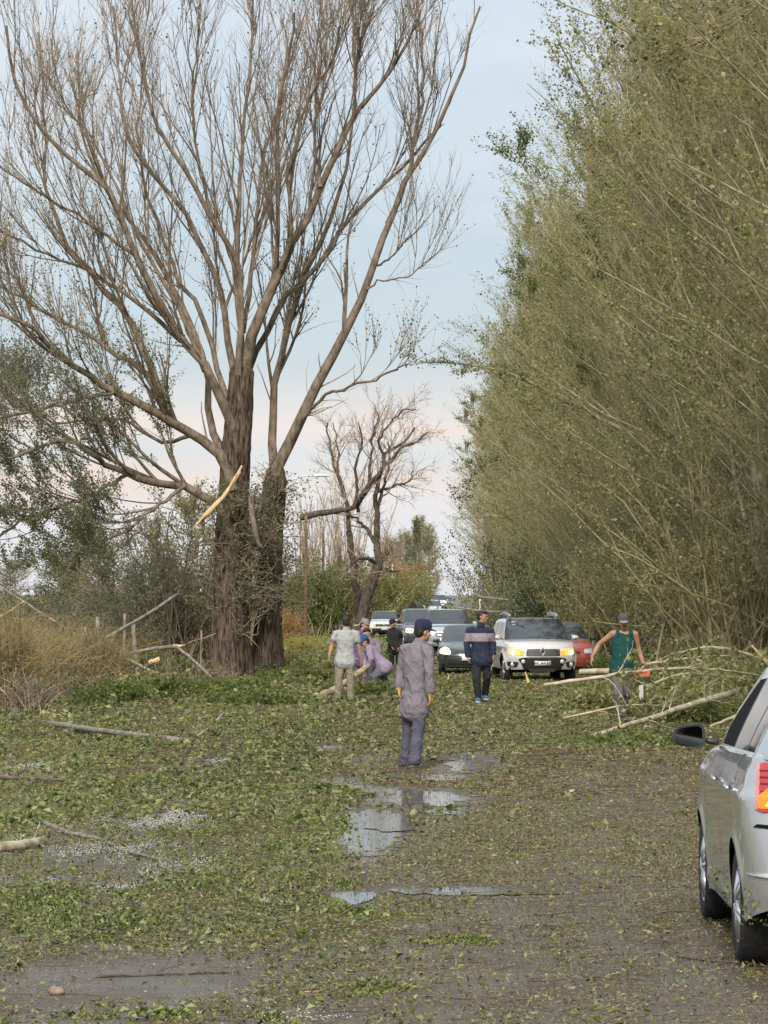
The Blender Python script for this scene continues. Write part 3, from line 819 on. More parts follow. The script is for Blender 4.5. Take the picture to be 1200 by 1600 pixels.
def shrub(name, label, base, rad, nleaf, lsize, leafm, stems=40, h=2.0, droop=0.0, group=None, twm=None, cat='shrub', lean=(0, 0)):
    t = thing(name, label, cat, base, 0, group)
    s0 = rng.normal(0, .35, (stems, 3))*np.array([rad[0], rad[1], 0])
    d = np.stack([rng.normal(lean[0], .45, stems), rng.normal(lean[1], .45, stems), np.full(stems, 1.3)], 1); d[:, :2] *= np.array(rad)/max(rad)
    d /= np.linalg.norm(d, axis=1, keepdims=True)
    Kp = 8; pa = np.zeros((stems, Kp, 3)); pa[:, 0] = s0; ln = h*rng.uniform(.6, 1.15, stems)
    for q in range(1, Kp):
        d = d + rng.normal(0, .10, (stems, 3)); d[:, 2] -= droop*q/Kp; d /= np.linalg.norm(d, axis=1, keepdims=True)
        pa[:, q] = pa[:, q-1] + d*(ln/(Kp-1))[:, None]
    ra = (.012+.006*h)*rng.uniform(.5, 1.1, stems)[:, None]*np.linspace(1, .3, Kp)[None]
    c1, cr1 = spawn(pa, ra, 6, .2, 1, h*.12, h*.34, .7, .3-droop, 5, .5, .14, .06, rmin=.006)
    MB().tubes(pa, ra, 4).tubes(c1, cr1, 3).build('stems', twm or M['twig_tan'], t)['kind'] = 'stuff'
    C = np.concatenate([along(c1, int(nleaf*.8), .1, 1, lsize*1.1), along(pa, nleaf-int(nleaf*.8), .4, 1, lsize*1.3)])
    C = C[C[:, 2] > .02]
    tag(MB().leaves(C, rng.uniform(lsize*.6, lsize*1.3, len(C))*(2.3 if cat == 'grass' else 1), .026 if cat == 'grass' else .6, 0, curl=.03 if cat == 'grass' else .25).build('foliage', leafm, t, smooth=False), kind='stuff')
    return t

def gnd(px, Y, dz=0):
    q = P(px, 928, Y); return (q.x, Y, float(gz(Y))+dz-.12)

# leaning black tree beyond the pole
T2 = 190.0; s2_ = F/T2
def limb2(pts, w0, w1, d1=0, n=14):
    k = len(pts)
    return resample([P(x, y, T2 + d1*(i/(k-1))) for i, (x, y) in enumerate(pts)], n, [.8*(w0+(w1-w0)*i/(k-1))/s2_/2 for i in range(k)])
b_ = P(566, 975, T2); b_.z = float(gz(T2))-.1; O2 = np.array(b_)
t2 = thing('leaning_tree', 'black leaning storm broken tree with crooked bare branches beside the parked cars', 'tree', b_)
p, r = limb2([(562, 990), (570, 945), (583, 905), (593, 878), (588, 850), (590, 800)], 25, 11)
MB().tubes((p-O2)[None], r[None], 9, rough=.07).build('trunk', M['black_bark'], t2)
L2_ = [([(590, 880), (570, 872), (552, 880), (540, 892)], 9, 4, -2), ([(594, 878), (608, 858), (612, 850)], 9, 5, 1), ([(590, 890), (606, 892), (622, 893)], 7, 3, -1),
       ([(588, 850), (570, 825), (555, 812), (540, 800)], 9, 4, 2), ([(590, 800), (586, 770), (600, 730), (628, 700), (655, 690), (668, 676)], 10, 3, -2),
       ([(556, 792), (575, 760), (596, 740), (600, 712), (632, 690), (648, 668)], 12, 3, 2), ([(470, 808), (510, 800), (545, 795), (570, 765), (596, 735)], 13, 7, -1),
       ([(590, 800), (598, 760), (608, 720), (606, 690)], 8, 3, 1), ([(575, 760), (580, 700), (590, 650), (585, 632)], 7, 2, 1), ([(560, 800), (555, 740), (566, 690), (560, 660)], 8, 2, -2),
       ([(586, 770), (615, 760), (640, 752), (645, 735)], 6, 2, 1), ([(545, 795), (530, 750), (528, 700), (520, 660)], 8, 2, 2), ([(600, 712), (592, 690), (610, 660), (630, 640), (650, 640)], 6, 2, -1),
       ([(545, 830), (552, 880), (558, 930), (560, 960)], 14, 16, 1.5), ([(545, 830), (540, 780), (520, 720), (512, 660)], 10, 3, 1.5)]
lp, lr = zip(*[limb2(a, w0, w1, d) for a, w0, w1, d in L2_])
lp, lr = np.array(lp), np.array(lr); lp[:, 1:-1] += rng.normal(0, .05, lp[:, 1:-1].shape)
for a, b in zip(lp, lr): MB().tubes((a-O2)[None], b[None], 6, rough=.06).build('limb', M['black_bark'], t2)
c1, d1 = spawn(lp, lr, 9, .2, 1, 1.0, 3.2, .8, .5, 7, .5, .16, .08, rmin=.018)
c2, d2 = spawn(c1, d1, 5, .2, 1, .6, 1.8, .8, .4, 5, .6, .16, .05, rmin=.013)
c3, d3 = spawn(c2, d2, 3, .2, 1, .4, 1.1, .8, .3, 4, .6, .16, .03, rmin=.011)
tag(MB().tubes(c1-O2, d1, 4).tubes(c2-O2, d2, 3).tubes(c3-O2, d3, 3).build('twigs', M['twig_tan'], t2), kind='stuff')

# trees and bushes of the left bank, far to near
shrub('green_thicket', 'tall green cane thicket behind the wooden pole', gnd(520, 205), (3.2, 2.5), 15000, .16, M['leaf_green'], 90, 4.6, cat='shrub', twm=M['twig_pop'])
shrub('green_thicket', 'rounded green thicket between the bare tree and the pole', gnd(470, 215), (2.6, 2.5), 11000, .16, M['leaf_green'], 70, 3.8, twm=M['twig_pop'])
shrub('green_thicket', 'green bank of shrubs behind the leaning black tree', gnd(600, 235), (3.0, 3), 13000, .17, M['leaf_pop'], 80, 4.4, twm=M['twig_pop'])
shrub('orange_bush', 'small rusty orange bush at the foot of the pole thicket', gnd(450, 172), (.7, .6), 2600, .10, M['leaf_orange'], 40, 1.9)
shrub('yellow_grass', 'clump of yellow grass in front of the orange bush', gnd(462, 140), (1.5, .8), 5200, .11, M['grass_yellow'], 80, .75, cat='grass')
shrub('autumn_tree', 'rounded orange autumn tree far along the road', gnd(622, 420), (3.2, 3), 7000, .26, M['leaf_orange'], 60, 6.2, cat='tree')
def screen_tree(name, label, px, Y, h, w, mat, n, ls, cat='tree'):
    t = thing(name, label, cat, gnd(px, Y))
    tr = resample([(0, 0, 0), (.1*w, 0, h*.5), (0, .1, h)], 8); MB().tubes(tr[None], np.linspace(.02*h, .004*h, 8)[None], 6).build('trunk', M['twig_tan'], t)
    k = 130; z0 = rng.uniform(.05, .92, k)*h; az = rng.uniform(0, 2*math.pi, k)
    prof = w*np.clip(np.sin(np.clip(z0/h*.85+.15, 0, 1)*math.pi), .15, 1)
    pa = np.zeros((k, 5, 3)); pa[:, 0, 2] = z0
    for q in range(1, 5):
        f_ = q/4; pa[:, q] = np.stack([np.cos(az)*prof*f_, np.sin(az)*prof*f_, z0+h*.10*f_**1.5+.2*f_], 1) + rng.normal(0, .05*w, (k, 3))
    c_, r_c = spawn(pa, np.full((k, 5), .012*w+.01), 5, .2, 1, .2*w, .55*w, .7, .5, 4, .5, .1, .06, rmin=.012)
    tag(MB().tubes(pa, np.full((k, 5), .01*w+.012), 3).tubes(c_, r_c, 3).build('branches', M['twig_tan'], t), kind='stuff')
    C = along(c_, n, .1, 1, ls)
    tag(MB().leaves(C, rng.uniform(ls*.6, ls*1.3, len(C)), .6, 0).build('crown', mat, t, smooth=False), kind='stuff')
    return t
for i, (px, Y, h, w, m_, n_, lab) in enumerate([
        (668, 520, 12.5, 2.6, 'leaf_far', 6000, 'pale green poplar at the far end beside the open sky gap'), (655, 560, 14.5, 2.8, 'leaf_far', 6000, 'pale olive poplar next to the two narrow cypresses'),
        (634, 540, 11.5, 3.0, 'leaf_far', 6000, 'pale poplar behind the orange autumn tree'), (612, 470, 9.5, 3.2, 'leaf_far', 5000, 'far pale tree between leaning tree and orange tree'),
        (651, 500, 13.2, .65, 'leaf_grey', 4200, 'taller of two narrow grey green cypresses on the far skyline'), (638, 505, 11.2, .65, 'leaf_grey', 3800, 'shorter of two narrow grey green cypresses on the far skyline'),
        (655, 350, 2.6, 1.1, 'leaf_dark', 1500, 'small dark round bush low beside the far road'),
        (20, 520, 7.0, 3.5, 'leaf_grey', 2600, 'thin grey tree on the far left skyline'), (95, 330, 5.5, 2.6, 'leaf_grey', 4000, 'grey green tree behind the dry field'),
        (165, 210, 6.5, 2.0, 'leaf_grey', 3000, 'grey leafy tree behind the fence posts'), (235, 240, 8.0, 2.4, 'leaf_grey', 4000, 'grey leafy tree close behind the bare tree limbs'),
        (300, 200, 8.5, 3.0, 'leaf_pop', 9000, 'olive tree directly behind the great trunk'), (130, 300, 8.5, 2.4, 'leaf_pop2', 4500, 'brownish tree behind the hanging broken limb')]):
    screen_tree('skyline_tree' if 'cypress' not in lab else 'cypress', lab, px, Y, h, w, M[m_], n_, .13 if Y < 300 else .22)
# bare upright saplings behind the leaning tree
for i, (px, Y, h, lab) in enumerate([(470, 230, 9.5, 'bare sapling tree just right of the great trunks'), (500, 240, 10.5, 'bare upright tree behind the street lamp arm'), (545, 250, 11.5, 'bare brown tree behind the leaning tree crown'), (520, 260, 8.5, 'short bare tree between lamp and leaning tree')]):
    t = thing('bare_sapling', lab, 'tree', gnd(px, Y))
    k = 16; st_ = np.zeros((k, 9, 3)); dd = np.stack([rng.normal(0, .22, k), rng.normal(0, .22, k), np.ones(k)], 1)
    for q in range(1, 9):
        dd = dd + rng.normal(0, .04, (k, 3)); dd /= np.linalg.norm(dd, axis=1, keepdims=True); st_[:, q] = st_[:, q-1]+dd*h/8*rng.uniform(.8, 1.05, (k, 1))
    rs = np.linspace(.09, .015, 9)[None]*rng.uniform(.6, 1.1, (k, 1))
    u1, v1 = spawn(st_, rs, 12, .2, 1, .6, 2.2, .6, .6, 5, .5, .1, .1, rmin=.014); u2, v2 = spawn(u1, v1, 3, .2, 1, .4, 1.1, .6, .4, 4, .6, .1, .08, rmin=.012)
    MB().tubes(st_, rs, 5).build('trunk', M['twig_tan'], t)
    tag(MB().tubes(u1, v1, 3).tubes(u2, v2, 3).build('twigs', M['twig_tan'], t), kind='stuff')

# thick evergreen foliage hanging at the left behind the great trunk, and scrub on the bank
shrub('evergreen_bush', 'dense olive evergreen bush against the left side of the great trunk', gnd(285, 101), (1.9, 1.3), 13000, .085, M['leaf_grey'], 90, 4.8, .12)
shrub('evergreen_bush', 'grey leafy bush behind the leaning cut pole on the left bank', gnd(220, 108), (2.0, 1.4), 7000, .085, M['leaf_grey'], 70, 3.4, .12)
shrub('evergreen_bush', 'tall grey green bush at the left end of the bank', gnd(110, 112), (1.7, 1.4), 4500, .085, M['leaf_grey'], 50, 2.8, .1)
shrub('evergreen_bush', 'low olive bush at the left picture edge beyond the dry grass', gnd(20, 106), (1.8, 1.2), 7000, .10, M['leaf_grey'], 60, 2.3, .1)
shrub('bank_weed', 'leafy green weeds around the dead stump', gnd(150, 84), (1.5, 1.0), 5200, .09, M['leaf_dark'], 70, .9, .15, cat='weeds')
shrub('bank_weed', 'leafy green weeds right of the dead stump', gnd(225, 86), (1.6, 1.0), 5200, .09, M['leaf_green'], 70, .8, .15, cat='weeds')
shrub('bank_weed', 'tangled green weeds left of the dead stump', gnd(100, 77), (1.0, .6), 5200, .085, M['leaf_dark'], 70, 1.0, .15, cat='weeds')
shrub('bank_weed', 'green weeds between fence posts and dry grass', gnd(80, 92), (1.6, 1.0), 4600, .09, M['leaf_grey'], 60, 1.3, .15, cat='weeds')
shrub('dry_grass', 'tall tan dry grass tuft covering the dead stump', gnd(150, 77.2), (.5, .25), 3000, .13, M['grass_dry'], 120, 1.6, .30, cat='grass', twm=M['grass_dry'])
shrub('dry_grass', 'tan dry grass mass at the left edge behind broken trunks', gnd(10, 73), (1.1, .6), 5200, .13, M['grass_dry'], 190, 1.75, .22, cat='grass', twm=M['grass_dry'])
shrub('dry_grass', 'orange dry grass strip behind the fence posts', gnd(70, 118), (3.2, .8), 7000, .13, M['grass_dry'], 260, 1.55, .1, cat='grass', twm=M['grass_dry'])
shrub('dry_grass', 'dry grass left of the stump mixed with weeds', gnd(60, 80), (1.2, .6), 4600, .13, M['grass_dry'], 160, 1.7, .2, cat='grass', twm=M['grass_dry'])
shrub('dry_grass', 'dry grass behind the stump below the grey bushes', gnd(185, 96), (1.6, .6), 3600, .13, M['grass_dry'], 130, 1.3, .15, cat='grass', twm=M['grass_dry'])
# far strip of dry field behind the bank
f_ = MB(); x_ = rng.uniform(-60, -9, 16000); y_ = rng.uniform(125, 200, 16000)
C = np.stack([x_, y_, gz(y_)-.1+rng.uniform(0, 1.1, 16000)], 1); f_.leaves(C, rng.uniform(.15, .35, 16000), .35, 0)
tag(f_.build('dry_field', M['grass_dry'], smooth=False), 'orange dry grass of the field beyond the bank', 'grass', kind='stuff')
# dark bushes at the foot of the poplar row
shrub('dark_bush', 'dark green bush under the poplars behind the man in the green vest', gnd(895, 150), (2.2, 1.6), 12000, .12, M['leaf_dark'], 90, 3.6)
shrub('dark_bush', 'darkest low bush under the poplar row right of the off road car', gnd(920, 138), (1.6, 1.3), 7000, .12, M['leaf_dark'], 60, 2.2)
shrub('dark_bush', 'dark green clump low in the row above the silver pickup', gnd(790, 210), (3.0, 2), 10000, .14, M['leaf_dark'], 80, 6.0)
for i, (px, Y, h, lab) in enumerate([(960, 128, 2.8, 'olive undergrowth below the poplars behind the tank top man'), (1050, 118, 3.0, 'olive undergrowth around the propped brown trunk'), (1150, 110, 3.0, 'olive undergrowth at the right edge behind the brown trunk'),
                                     (1200, 96, 2.2, 'leafy undergrowth at the right edge above the silver car'), (1192, 81, 4.2, 'tallest leafy undergrowth hiding the row trunks at the right edge'), (840, 185, 3.4, 'olive undergrowth behind the red car')]):
    shrub('undergrowth', lab, gnd(px, Y), (2.8, 1.8), 11000, .10, M['leaf_pop'] if i % 2 else M['leaf_pop2'], 90, h*1.45, .12, twm=M['twig_pop'])

def overhang(label, pts, r0, r1, n, lm):
    """a long poplar bough traced at its distance, with twigs and leaves"""
    W = [P(*a) for a in pts]; t = thing('poplar_bough', label, 'branch', W[0])
    pa = resample([w-W[0] for w in W], 16); ra = np.linspace(r0, r1, 16)
    MB().tubes(pa[None], ra[None], 6, rough=.03).build('stem', M['bark_pop'], t)
    a, b = spawn(pa[None], ra[None], 26, .15, 1, .8, 2.6, .6, .3, 7, .45, .09, .04, bias=(-.35, 0, 0), rmin=.009)
    c_, d_ = spawn(a, b, 6, .1, 1, .4, 1.2, .6, .3, 4, .6, .12, .05, rmin=.007)
    tag(MB().tubes(a, b, 4).tubes(c_, d_, 3).build('twigs', M['twig_pop'], t), kind='stuff')
    C = along(c_, n, .1, 1, .06); tag(MB().leaves(C, rng.uniform(.06, .12, n), .8, 0).build('leaves', lm, t, smooth=False), kind='stuff')
overhang('long bough arching left out of the poplar row across the sky gap', [(1010, 690, 118), (900, 635, 118), (800, 585, 117), (720, 568, 117), (655, 566, 116)], .10, .02, 1300, M['leaf_grey'])
overhang('pale bough curving up to the left inside the poplar row', [(1050, 700, 112), (940, 655, 112), (860, 590, 112), (815, 520, 111)], .085, .02, 600, M['leaf_pop'])
overhang('pale bough low in the poplar row above the silver off road car', [(1060, 800, 108), (960, 770, 108), (870, 700, 108), (815, 640, 108)], .075, .02, 600, M['leaf_pop'])
overhang('slim bough leaning left near the top of the poplar row', [(1110, 420, 96), (1000, 300, 96), (930, 170, 96), (870, 60, 95)], .09, .02, 900, M['leaf_pop'])
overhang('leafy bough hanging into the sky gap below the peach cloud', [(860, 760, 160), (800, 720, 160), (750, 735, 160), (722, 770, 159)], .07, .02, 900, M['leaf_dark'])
overhang('leafy tip leaning out of the row beside the dark bush', [(900, 860, 180), (810, 815, 180), (760, 805, 180), (725, 810, 180)], .08, .02, 900, M['leaf_pop'])

overhang('dark slim bough crossing the top right corner nearer than the row', [(1230, -40, 62), (1165, 25, 62), (1100, 62, 62), (1030, 85, 61)], .028, .008, 160, M['leaf_dark'])

shrub('dry_reeds', 'tall straw coloured reeds nearest the camera at the left edge', gnd(-12, 64), (.8, .4), 3600, .13, M['grass_dry'], 150, 1.9, .2, cat='grass', twm=M['grass_dry'])
shrub('dry_reeds', 'loose straw coloured reeds between left edge and dead stump', gnd(75, 69), (.9, .4), 2600, .13, M['grass_dry'], 110, 1.45, .25, cat='grass', twm=M['grass_dry'])
for px, Y, h_, w_, lab in ((30, 61, .9, .8, 'tangle of bare dead twigs at the left edge above the long pole'), (120, 66, .8, .8, 'tangle of bare dead twigs before the dead stump'), (250, 80, .8, 1.2, 'tangle of bare twigs before the evergreen bush'), (330, 86, .7, .9, 'tangle of bare twigs at the foot of the great trunk'), (1130, 92, 1.3, 1.6, 'tangle of bare pale twigs below the propped log')):
    shrub('brush_pile', lab, gnd(px, Y), (w_, w_*.5), 260, .08, M['leaf_grey'], 60, h_, .35, cat='brush', twm=M['twig_tan'])
# ------------------------------------------------------------------ poles, posts, lines
def wood_pole(name, label, px, Y, top_py, w, mat, cat='pole', lean=0):
    b = Vector(gnd(px, Y)); s = F/Y; top = P(px+lean, top_py, Y)
    pa = resample([(0, 0, -.1), (lean/s*.5, 0, (top.z-b.z)*.5), (lean/s, 0, top.z-b.z)], 7)
    o = MB().tubes(pa[None], np.linspace(w/2, w/2*.8, 7)[None], 9, cap=True, rough=.03).build(name, mat, loc=b)
    return tag(o, label, cat)
wood_pole('wooden_pole', 'tall thin brown wooden pole standing right of the great bare tree', 478, 150, 803, .17, noisy('pole_wood', (.085, .055, .034), (.19, .13, .085), 6, .85, 0, (1, 1, .1)))
wood_pole('wooden_pole', 'dark pole stub rising above the green thicket beside the leaning tree', 530, 215, 850, .26, M['log_dark'])
wood_pole('wooden_pole', 'thin dark pole behind the street lamp pole', 505, 212, 832, .18, M['log_dark'])
lpb = Vector(gnd(437, 140)); lamp = thing('street_lamp', 'grey street lamp arm and head reaching out from behind the great tree', 'street lamp', lpb)
q0, q1, q2 = [np.array(P(a, b, 140) - lpb) for a, b in ((437, 760), (470, 745), (495, 744))]
MB().tubes(resample([(0, 0, 0), q0*.5, q0], 6)[None], np.full((1, 6), .06), 8, cap=True).build('post', M['log_grey'], lamp)
MB().tubes(resample([q0, q1, q2], 8)[None], np.full((1, 8), .03), 7, cap=True).build('arm', plain('lamp_grey', (.45, .50, .55), .5), lamp)
MB().loft([q2+[-.1, 0, 0], q2+[.1, 0, .03], q2+[.42, 0, .02], q2+[.5, 0, 0]], [.07, .12, .11, .05], [.05, .06, .05, .03], (0, 1, 0)).build('lamp_head', plain('lamp_head_grey', (.55, .60, .64), .4), lamp)
for i, (px, Y, w, tp, lab) in enumerate([(74, 96, .13, 955, 'weathered fence post, first of the pair left of the dry stump'), (82, 95, .15, 958, 'weathered fence post, second and nearer of the pair left of the stump'), (98, 97, .12, 956, 'fence post half hidden by weeds next to the pair of posts'),
                                   (160, 92, .10, 962, 'thin fence post behind the stump'), (193, 90, .10, 958, 'thin fence post below the leaning cut pole'), (216, 84, .13, 975, 'dark broken sapling post under the hanging foliage'), (313, 86, .06, 985, 'thin dark stake just left of the great trunk')]):
    wood_pole('fence_post', lab, px, Y, tp, w, M['log_grey'], 'post', lean=(-8 if i == 5 else 2))
for a, b, lab in (((470, 800), (760, 872), 'thin sagging power line, upper one across the far road'), ((505, 850), (740, 905), 'thin sagging power line, lower one across the far road')):
    A, B = P(a[0], a[1], 215), P(b[0], b[1], 260)
    mid = (A+B)/2 - Vector((0, 0, .5))
    tag(MB().tubes(resample([A, mid, B], 14)[None], np.full((1, 14), .012), 4).build('power_line', M['log_dark']), lab, 'cable')

# ------------------------------------------------------------------ broken branches, logs and poles thrown about
def wood(name, label, pts, r0, r1, mat, leaves=0, leafm=None, tw=0, cat='branch', twm=None, tl=(.3, 1.0), group=None, up=.35, sides=7, fresh=None):
    """pts: (px, py) on the ground, or (px, py, distance) in the air"""
    W = [G(a[0], a[1]) + Vector((0, 0, r0*.8)) if len(a) == 2 else P(*a) for a in pts]
    base = W[0].copy()
    n = max(8, 4*len(W))
    pa = resample([w - base for w in W], n); pa[1:-1] += rng.normal(0, r0*(.22 if r0 < .04 else .09), pa[1:-1].shape)
    ra = np.linspace(r0, r1, n)
    if not tw and not leaves and not fresh:
        o = MB().tubes(pa[None], ra[None], sides, cap=True, rough=.03).build(name, mat, loc=base)
        return tag(o, label, cat, group)
    t = thing(name, label, cat, base, 0, group)
    MB().tubes(pa[None], ra[None], sides, cap=True, rough=.03).build('stem', mat, t)
    if fresh:
        e = pa[0]; d = pa[0]-pa[1]; d /= np.linalg.norm(d)
        MB().tubes(np.stack([e-d*.06, e+d*.05, e+d*.22+[0, 0, .03]])[None], np.array([[r0*1.02, r0*.9, r0*.15]]), 7, cap=True, rough=.2).build('torn_end', M['wood_fresh'], t)
    if tw or leaves:
        a, b = spawn(pa[None], ra[None], max(tw, 6), .15, 1, tl[0], tl[1], .9, up, 6, .45, .15, .03, rmin=.005)
        c, d = spawn(a, b, 3, .2, 1, tl[0]*.5, tl[1]*.5, .8, up*.5, 4, .6, .15, 0, rmin=.004)
        tag(MB().tubes(a, b, 4).tubes(c, d, 3).build('twigs', twm or mat, t), kind='stuff')
        if leaves:
            C = along(np.concatenate([c]), leaves, .1, 1, .05); C = C[C[:, 2]+base.z > float(gz(base.y)) - .08]
            tag(MB().leaves(C, rng.uniform(.05, .11, len(C)), .7, 0).build('leaves', leafm or M['leaf_pop'], t, smooth=False), kind='stuff')
    return t

LP, LG, LD = M['log_pale'], M['log_grey'], M['log_dark']
# right side
wood('fallen_log', 'long pale stripped log lying behind the man in the green tank top', [(905, 1050, 84), (1000, 1047, 84), (1105, 1042, 86)], .075, .06, LP, cat='log')
wood('fallen_branch', 'wavy pale branch at thigh height in front of the man with the chainsaw', [(850, 1070, 53), (915, 1061, 53), (1000, 1049, 53), (1060, 1044, 53.5), (1130, 1047, 54), (1190, 1056, 55)], .030, .014, LP, 420, M['leaf_pop'], 22, up=-.3)
wood('fallen_branch', 'straight pale birch like stem lying diagonally before the chainsaw man', [(925, 1152), (1000, 1128, 50.5), (1080, 1102, 52.5), (1150, 1080, 55)], .030, .058, LP, 0, None, 10, up=.1)
wood('fallen_branch', 'thin pale branch across the shins of the chainsaw man', [(880, 1122, 53), (985, 1101, 53), (1050, 1106, 54)], .018, .01, LP, 160, M['leaf_pop'], 14, up=.1)
wood('fallen_branch', 'arched pale branch curving down to the right edge above the silver car', [(1060, 1020, 70), (1110, 1011, 70), (1160, 1019, 70), (1215, 1040, 70)], .022, .035, LP, 200, M['leaf_pop'], 16, up=-.2)
wood('fallen_branch', 'thin pale branch between the two longest ones right of the chainsaw', [(1000, 1040, 66), (1060, 1030, 66), (1140, 1024, 66)], .03, .015, LP, 300, M['leaf_pop'], 16, up=-.1)
wood('fallen_branch', 'pale branch reaching from the chainsaw towards the silver car', [(1010, 1072, 60), (1080, 1052, 61), (1190, 1064, 62)], .025, .018, LP, 350, M['leaf_green'], 18, up=-.1)
wood('fallen_branch', 'pale branch lying just above the long diagonal stem', [(1000, 1106, 57), (1060, 1088, 58), (1130, 1066, 60)], .03, .016, LP, 300, M['leaf_pop'], 16, up=0)
wood('splintered_branch', 'yellow splintered stub at the right edge above the silver car roof', [(1174, 1008, 68), (1190, 1026, 68), (1215, 1052, 68)], .02, .07, M['wood_fresh'])
wood('fallen_branch', 'short pale stick touching the roof of the silver car', [(1110, 1135, 45), (1165, 1112, 46)], .018, .02, LP)
wood('propped_log', 'thick brown trunk propped level between the poplars on the right', [(1038, 942, 114), (1110, 948, 114), (1200, 954, 115)], .10, .12, M['bark_limb'], cat='log')
wood('fallen_log', 'dark slanting broken trunk crossing under the propped trunk', [(1072, 1012, 104), (1110, 972, 106), (1140, 940, 107), (1175, 905, 108)], .075, .045, LD, cat='log')
wood('fallen_log', 'short dark slanting trunk left of the propped trunk end', [(1000, 1014, 108), (1025, 975, 108), (1040, 945, 109)], .07, .05, LD, cat='log')
wood('fallen_log', 'dark thin slanting trunk nearest the right edge', [(1118, 1012, 100), (1160, 985, 101), (1210, 950, 102)], .06, .05, LD, cat='log')
for i, (px, py, Y, w, h, n, lm, lab) in enumerate([
        (1060, 1070, 66, 1.6, .75, 5200, 'leaf_pop', 'leafy broken treetop right of the chainsaw man'), (1150, 1050, 74, 1.6, 1.0, 5200, 'leaf_pop2', 'leafy broken treetop at the right edge behind the silver car'),
        (960, 1030, 92, 1.5, .55, 3600, 'leaf_green', 'low leafy wreckage behind the chainsaw man'), (1055, 1085, 62, .9, .5, 3000, 'leaf_green', 'small leafy wreckage beside the chainsaw man legs'),
        (1110, 1015, 90, 1.8, 1.2, 5200, 'leaf_pop', 'leafy wreckage below the dark slanting trunk'), (1190, 1010, 84, 1.6, 1.3, 4200, 'leaf_pop2', 'leafy wreckage at the right edge below the propped trunk'),
        (470, 1060, 78, 1.4, .5, 5200, 'leaf_green', 'leafy fallen branches left of the man in the grey shirt'), (420, 1075, 74, 1.3, .35, 4200, 'leaf_green', 'leafy fallen branches at the foot of the great tree'),
        (520, 1030, 92, 1.6, .6, 5200, 'leaf_pop', 'leafy heap behind the men bending over the log'), (590, 1075, 69.5, .7, .28, 2200, 'leaf_green', 'green leaves heaped at the feet of the bending man'),
        (450, 1022, 108, 1.8, .5, 4200, 'leaf_pop', 'leafy heap between great tree and pole'), (330, 1085, 72, 1.3, .35, 3600, 'leaf_green', 'leafy branches in front of the great trunk'),
        (260, 1095, 69, 1.2, .45, 3600, 'leaf_green', 'leafy branches on the bank beside the dead stump'), (815, 950, 165, 3.6, 2.6, 10000, 'leaf_grey', 'fallen grey green treetop blocking the road behind the cars'),
        (757, 945, 190, 1.9, 1.9, 4000, 'leaf_grey', 'sparse fallen treetop left of the blocking one'), (765, 905, 200, 1.3, 4.2, 1500, 'leaf_grey', 'thin leafy branch hanging at the edge of the open sky gap'),
        (930, 1085, 60, .9, .5, 2600, 'leaf_pop', 'leafy torn boughs left of the chainsaw man'), (1085, 1112, 54, .7, .4, 2200, 'leaf_green', 'leafy torn boughs in front of the chainsaw'), (1100, 1095, 57, 1.3, .6, 3600, 'leaf_pop', 'leafy torn boughs between the diagonal stem and the silver car'),
        (1000, 1160, 47, 1.5, .12, 2600, 'leaf_green', 'flat dark green heap of leaves below the diagonal stem'),
        (180, 1110, 63, 1.0, .5, 3200, 'leaf_green', 'leafy brush under the red brown log end'), (400, 1110, 64, 1.2, .3, 3200, 'leaf_green', 'low leafy boughs left of the held log'),
        ]):
    shrub('fallen_treetop', lab, gnd(px, Y), (w, w*.6), n, .09 if Y < 120 else .14, M[lm], 46, h, .22, twm=M['log_pale'] if i % 2 else M['twig_pop'], cat='fallen branches')
wood('fallen_branch', 'long bare pale branch lying level behind the silver off road car', [(745, 932, 158), (800, 938, 157), (865, 942, 157)], .055, .045, LG)
wood('fallen_branch', 'lower bare branch right above the roof of the silver off road car', [(715, 950, 150), (780, 956, 150), (870, 952, 150)], .05, .04, LG)
# between the men and the left bank
wood('held_log', 'pale crooked log being lifted by the bending men', [(452, 1096, 67.5), (490, 1090, 68), (520, 1078, 68.8), (548, 1060, 69.6), (576, 1040, 70.3)], .085, .06, noisy('log_tan', (.20, .15, .095), (.42, .34, .23), 6, .85, .01), cat='log', sides=9)
wood('fallen_branch', 'bent twig with pale bark beside the grey cap of the man', [(553, 978, 77), (562, 975, 77), (568, 964, 77)], .02, .008, LP)
wood('fallen_branch', 'long dark pole lying over the left bank to the road', [(15, 1120, 58), (60, 1128, 57.5), (150, 1146), (285, 1162)], .060, .035, LG, cat='pole', sides=9)
wood('fallen_log', 'pale torn split trunk beneath the long dark pole', [(68, 1118, 60), (130, 1138, 59), (205, 1158, 58)], .10, .05, M['wood_fresh'], cat='log')
wood('fallen_log', 'grey broken trunk leaning down into the bank left of the stump', [(40, 1060, 66), (75, 1090, 65), (110, 1122, 64)], .10, .08, LD, cat='log', sides=9)
wood('fallen_log', 'dark broken trunk under the long pole at the far left', [(20, 1112, 60), (45, 1135, 58), (66, 1158, 56)], .09, .07, LD, cat='log')
wood('fallen_branch', 'steep dark branch at the left edge under the dry grass', [(0, 1120, 60), (25, 1150, 59), (35, 1168, 58)], .05, .04, LD)
wood('fallen_branch', 'grey branch slanting in from the left edge above the dry grass', [(-10, 1000, 70), (40, 1013, 71), (85, 1022, 72)], .05, .03, LG)
wood('leaning_pole', 'cut grey pole leaning up to the right above the dead stump', [(163, 998, 80), (220, 966, 82), (277, 929, 84)], .045, .04, LG, cat='pole')
wood('leaning_pole', 'thin pole slanting above the fence posts with a pale cut tip', [(80, 968, 88), (45, 945, 88), (8, 922, 89)], .03, .03, LG, cat='pole', fresh=True)
wood('leaning_pole', 'short pale pole crossing the thin one at the left edge', [(-5, 968, 88), (38, 939, 88)], .03, .02, LP, cat='pole')
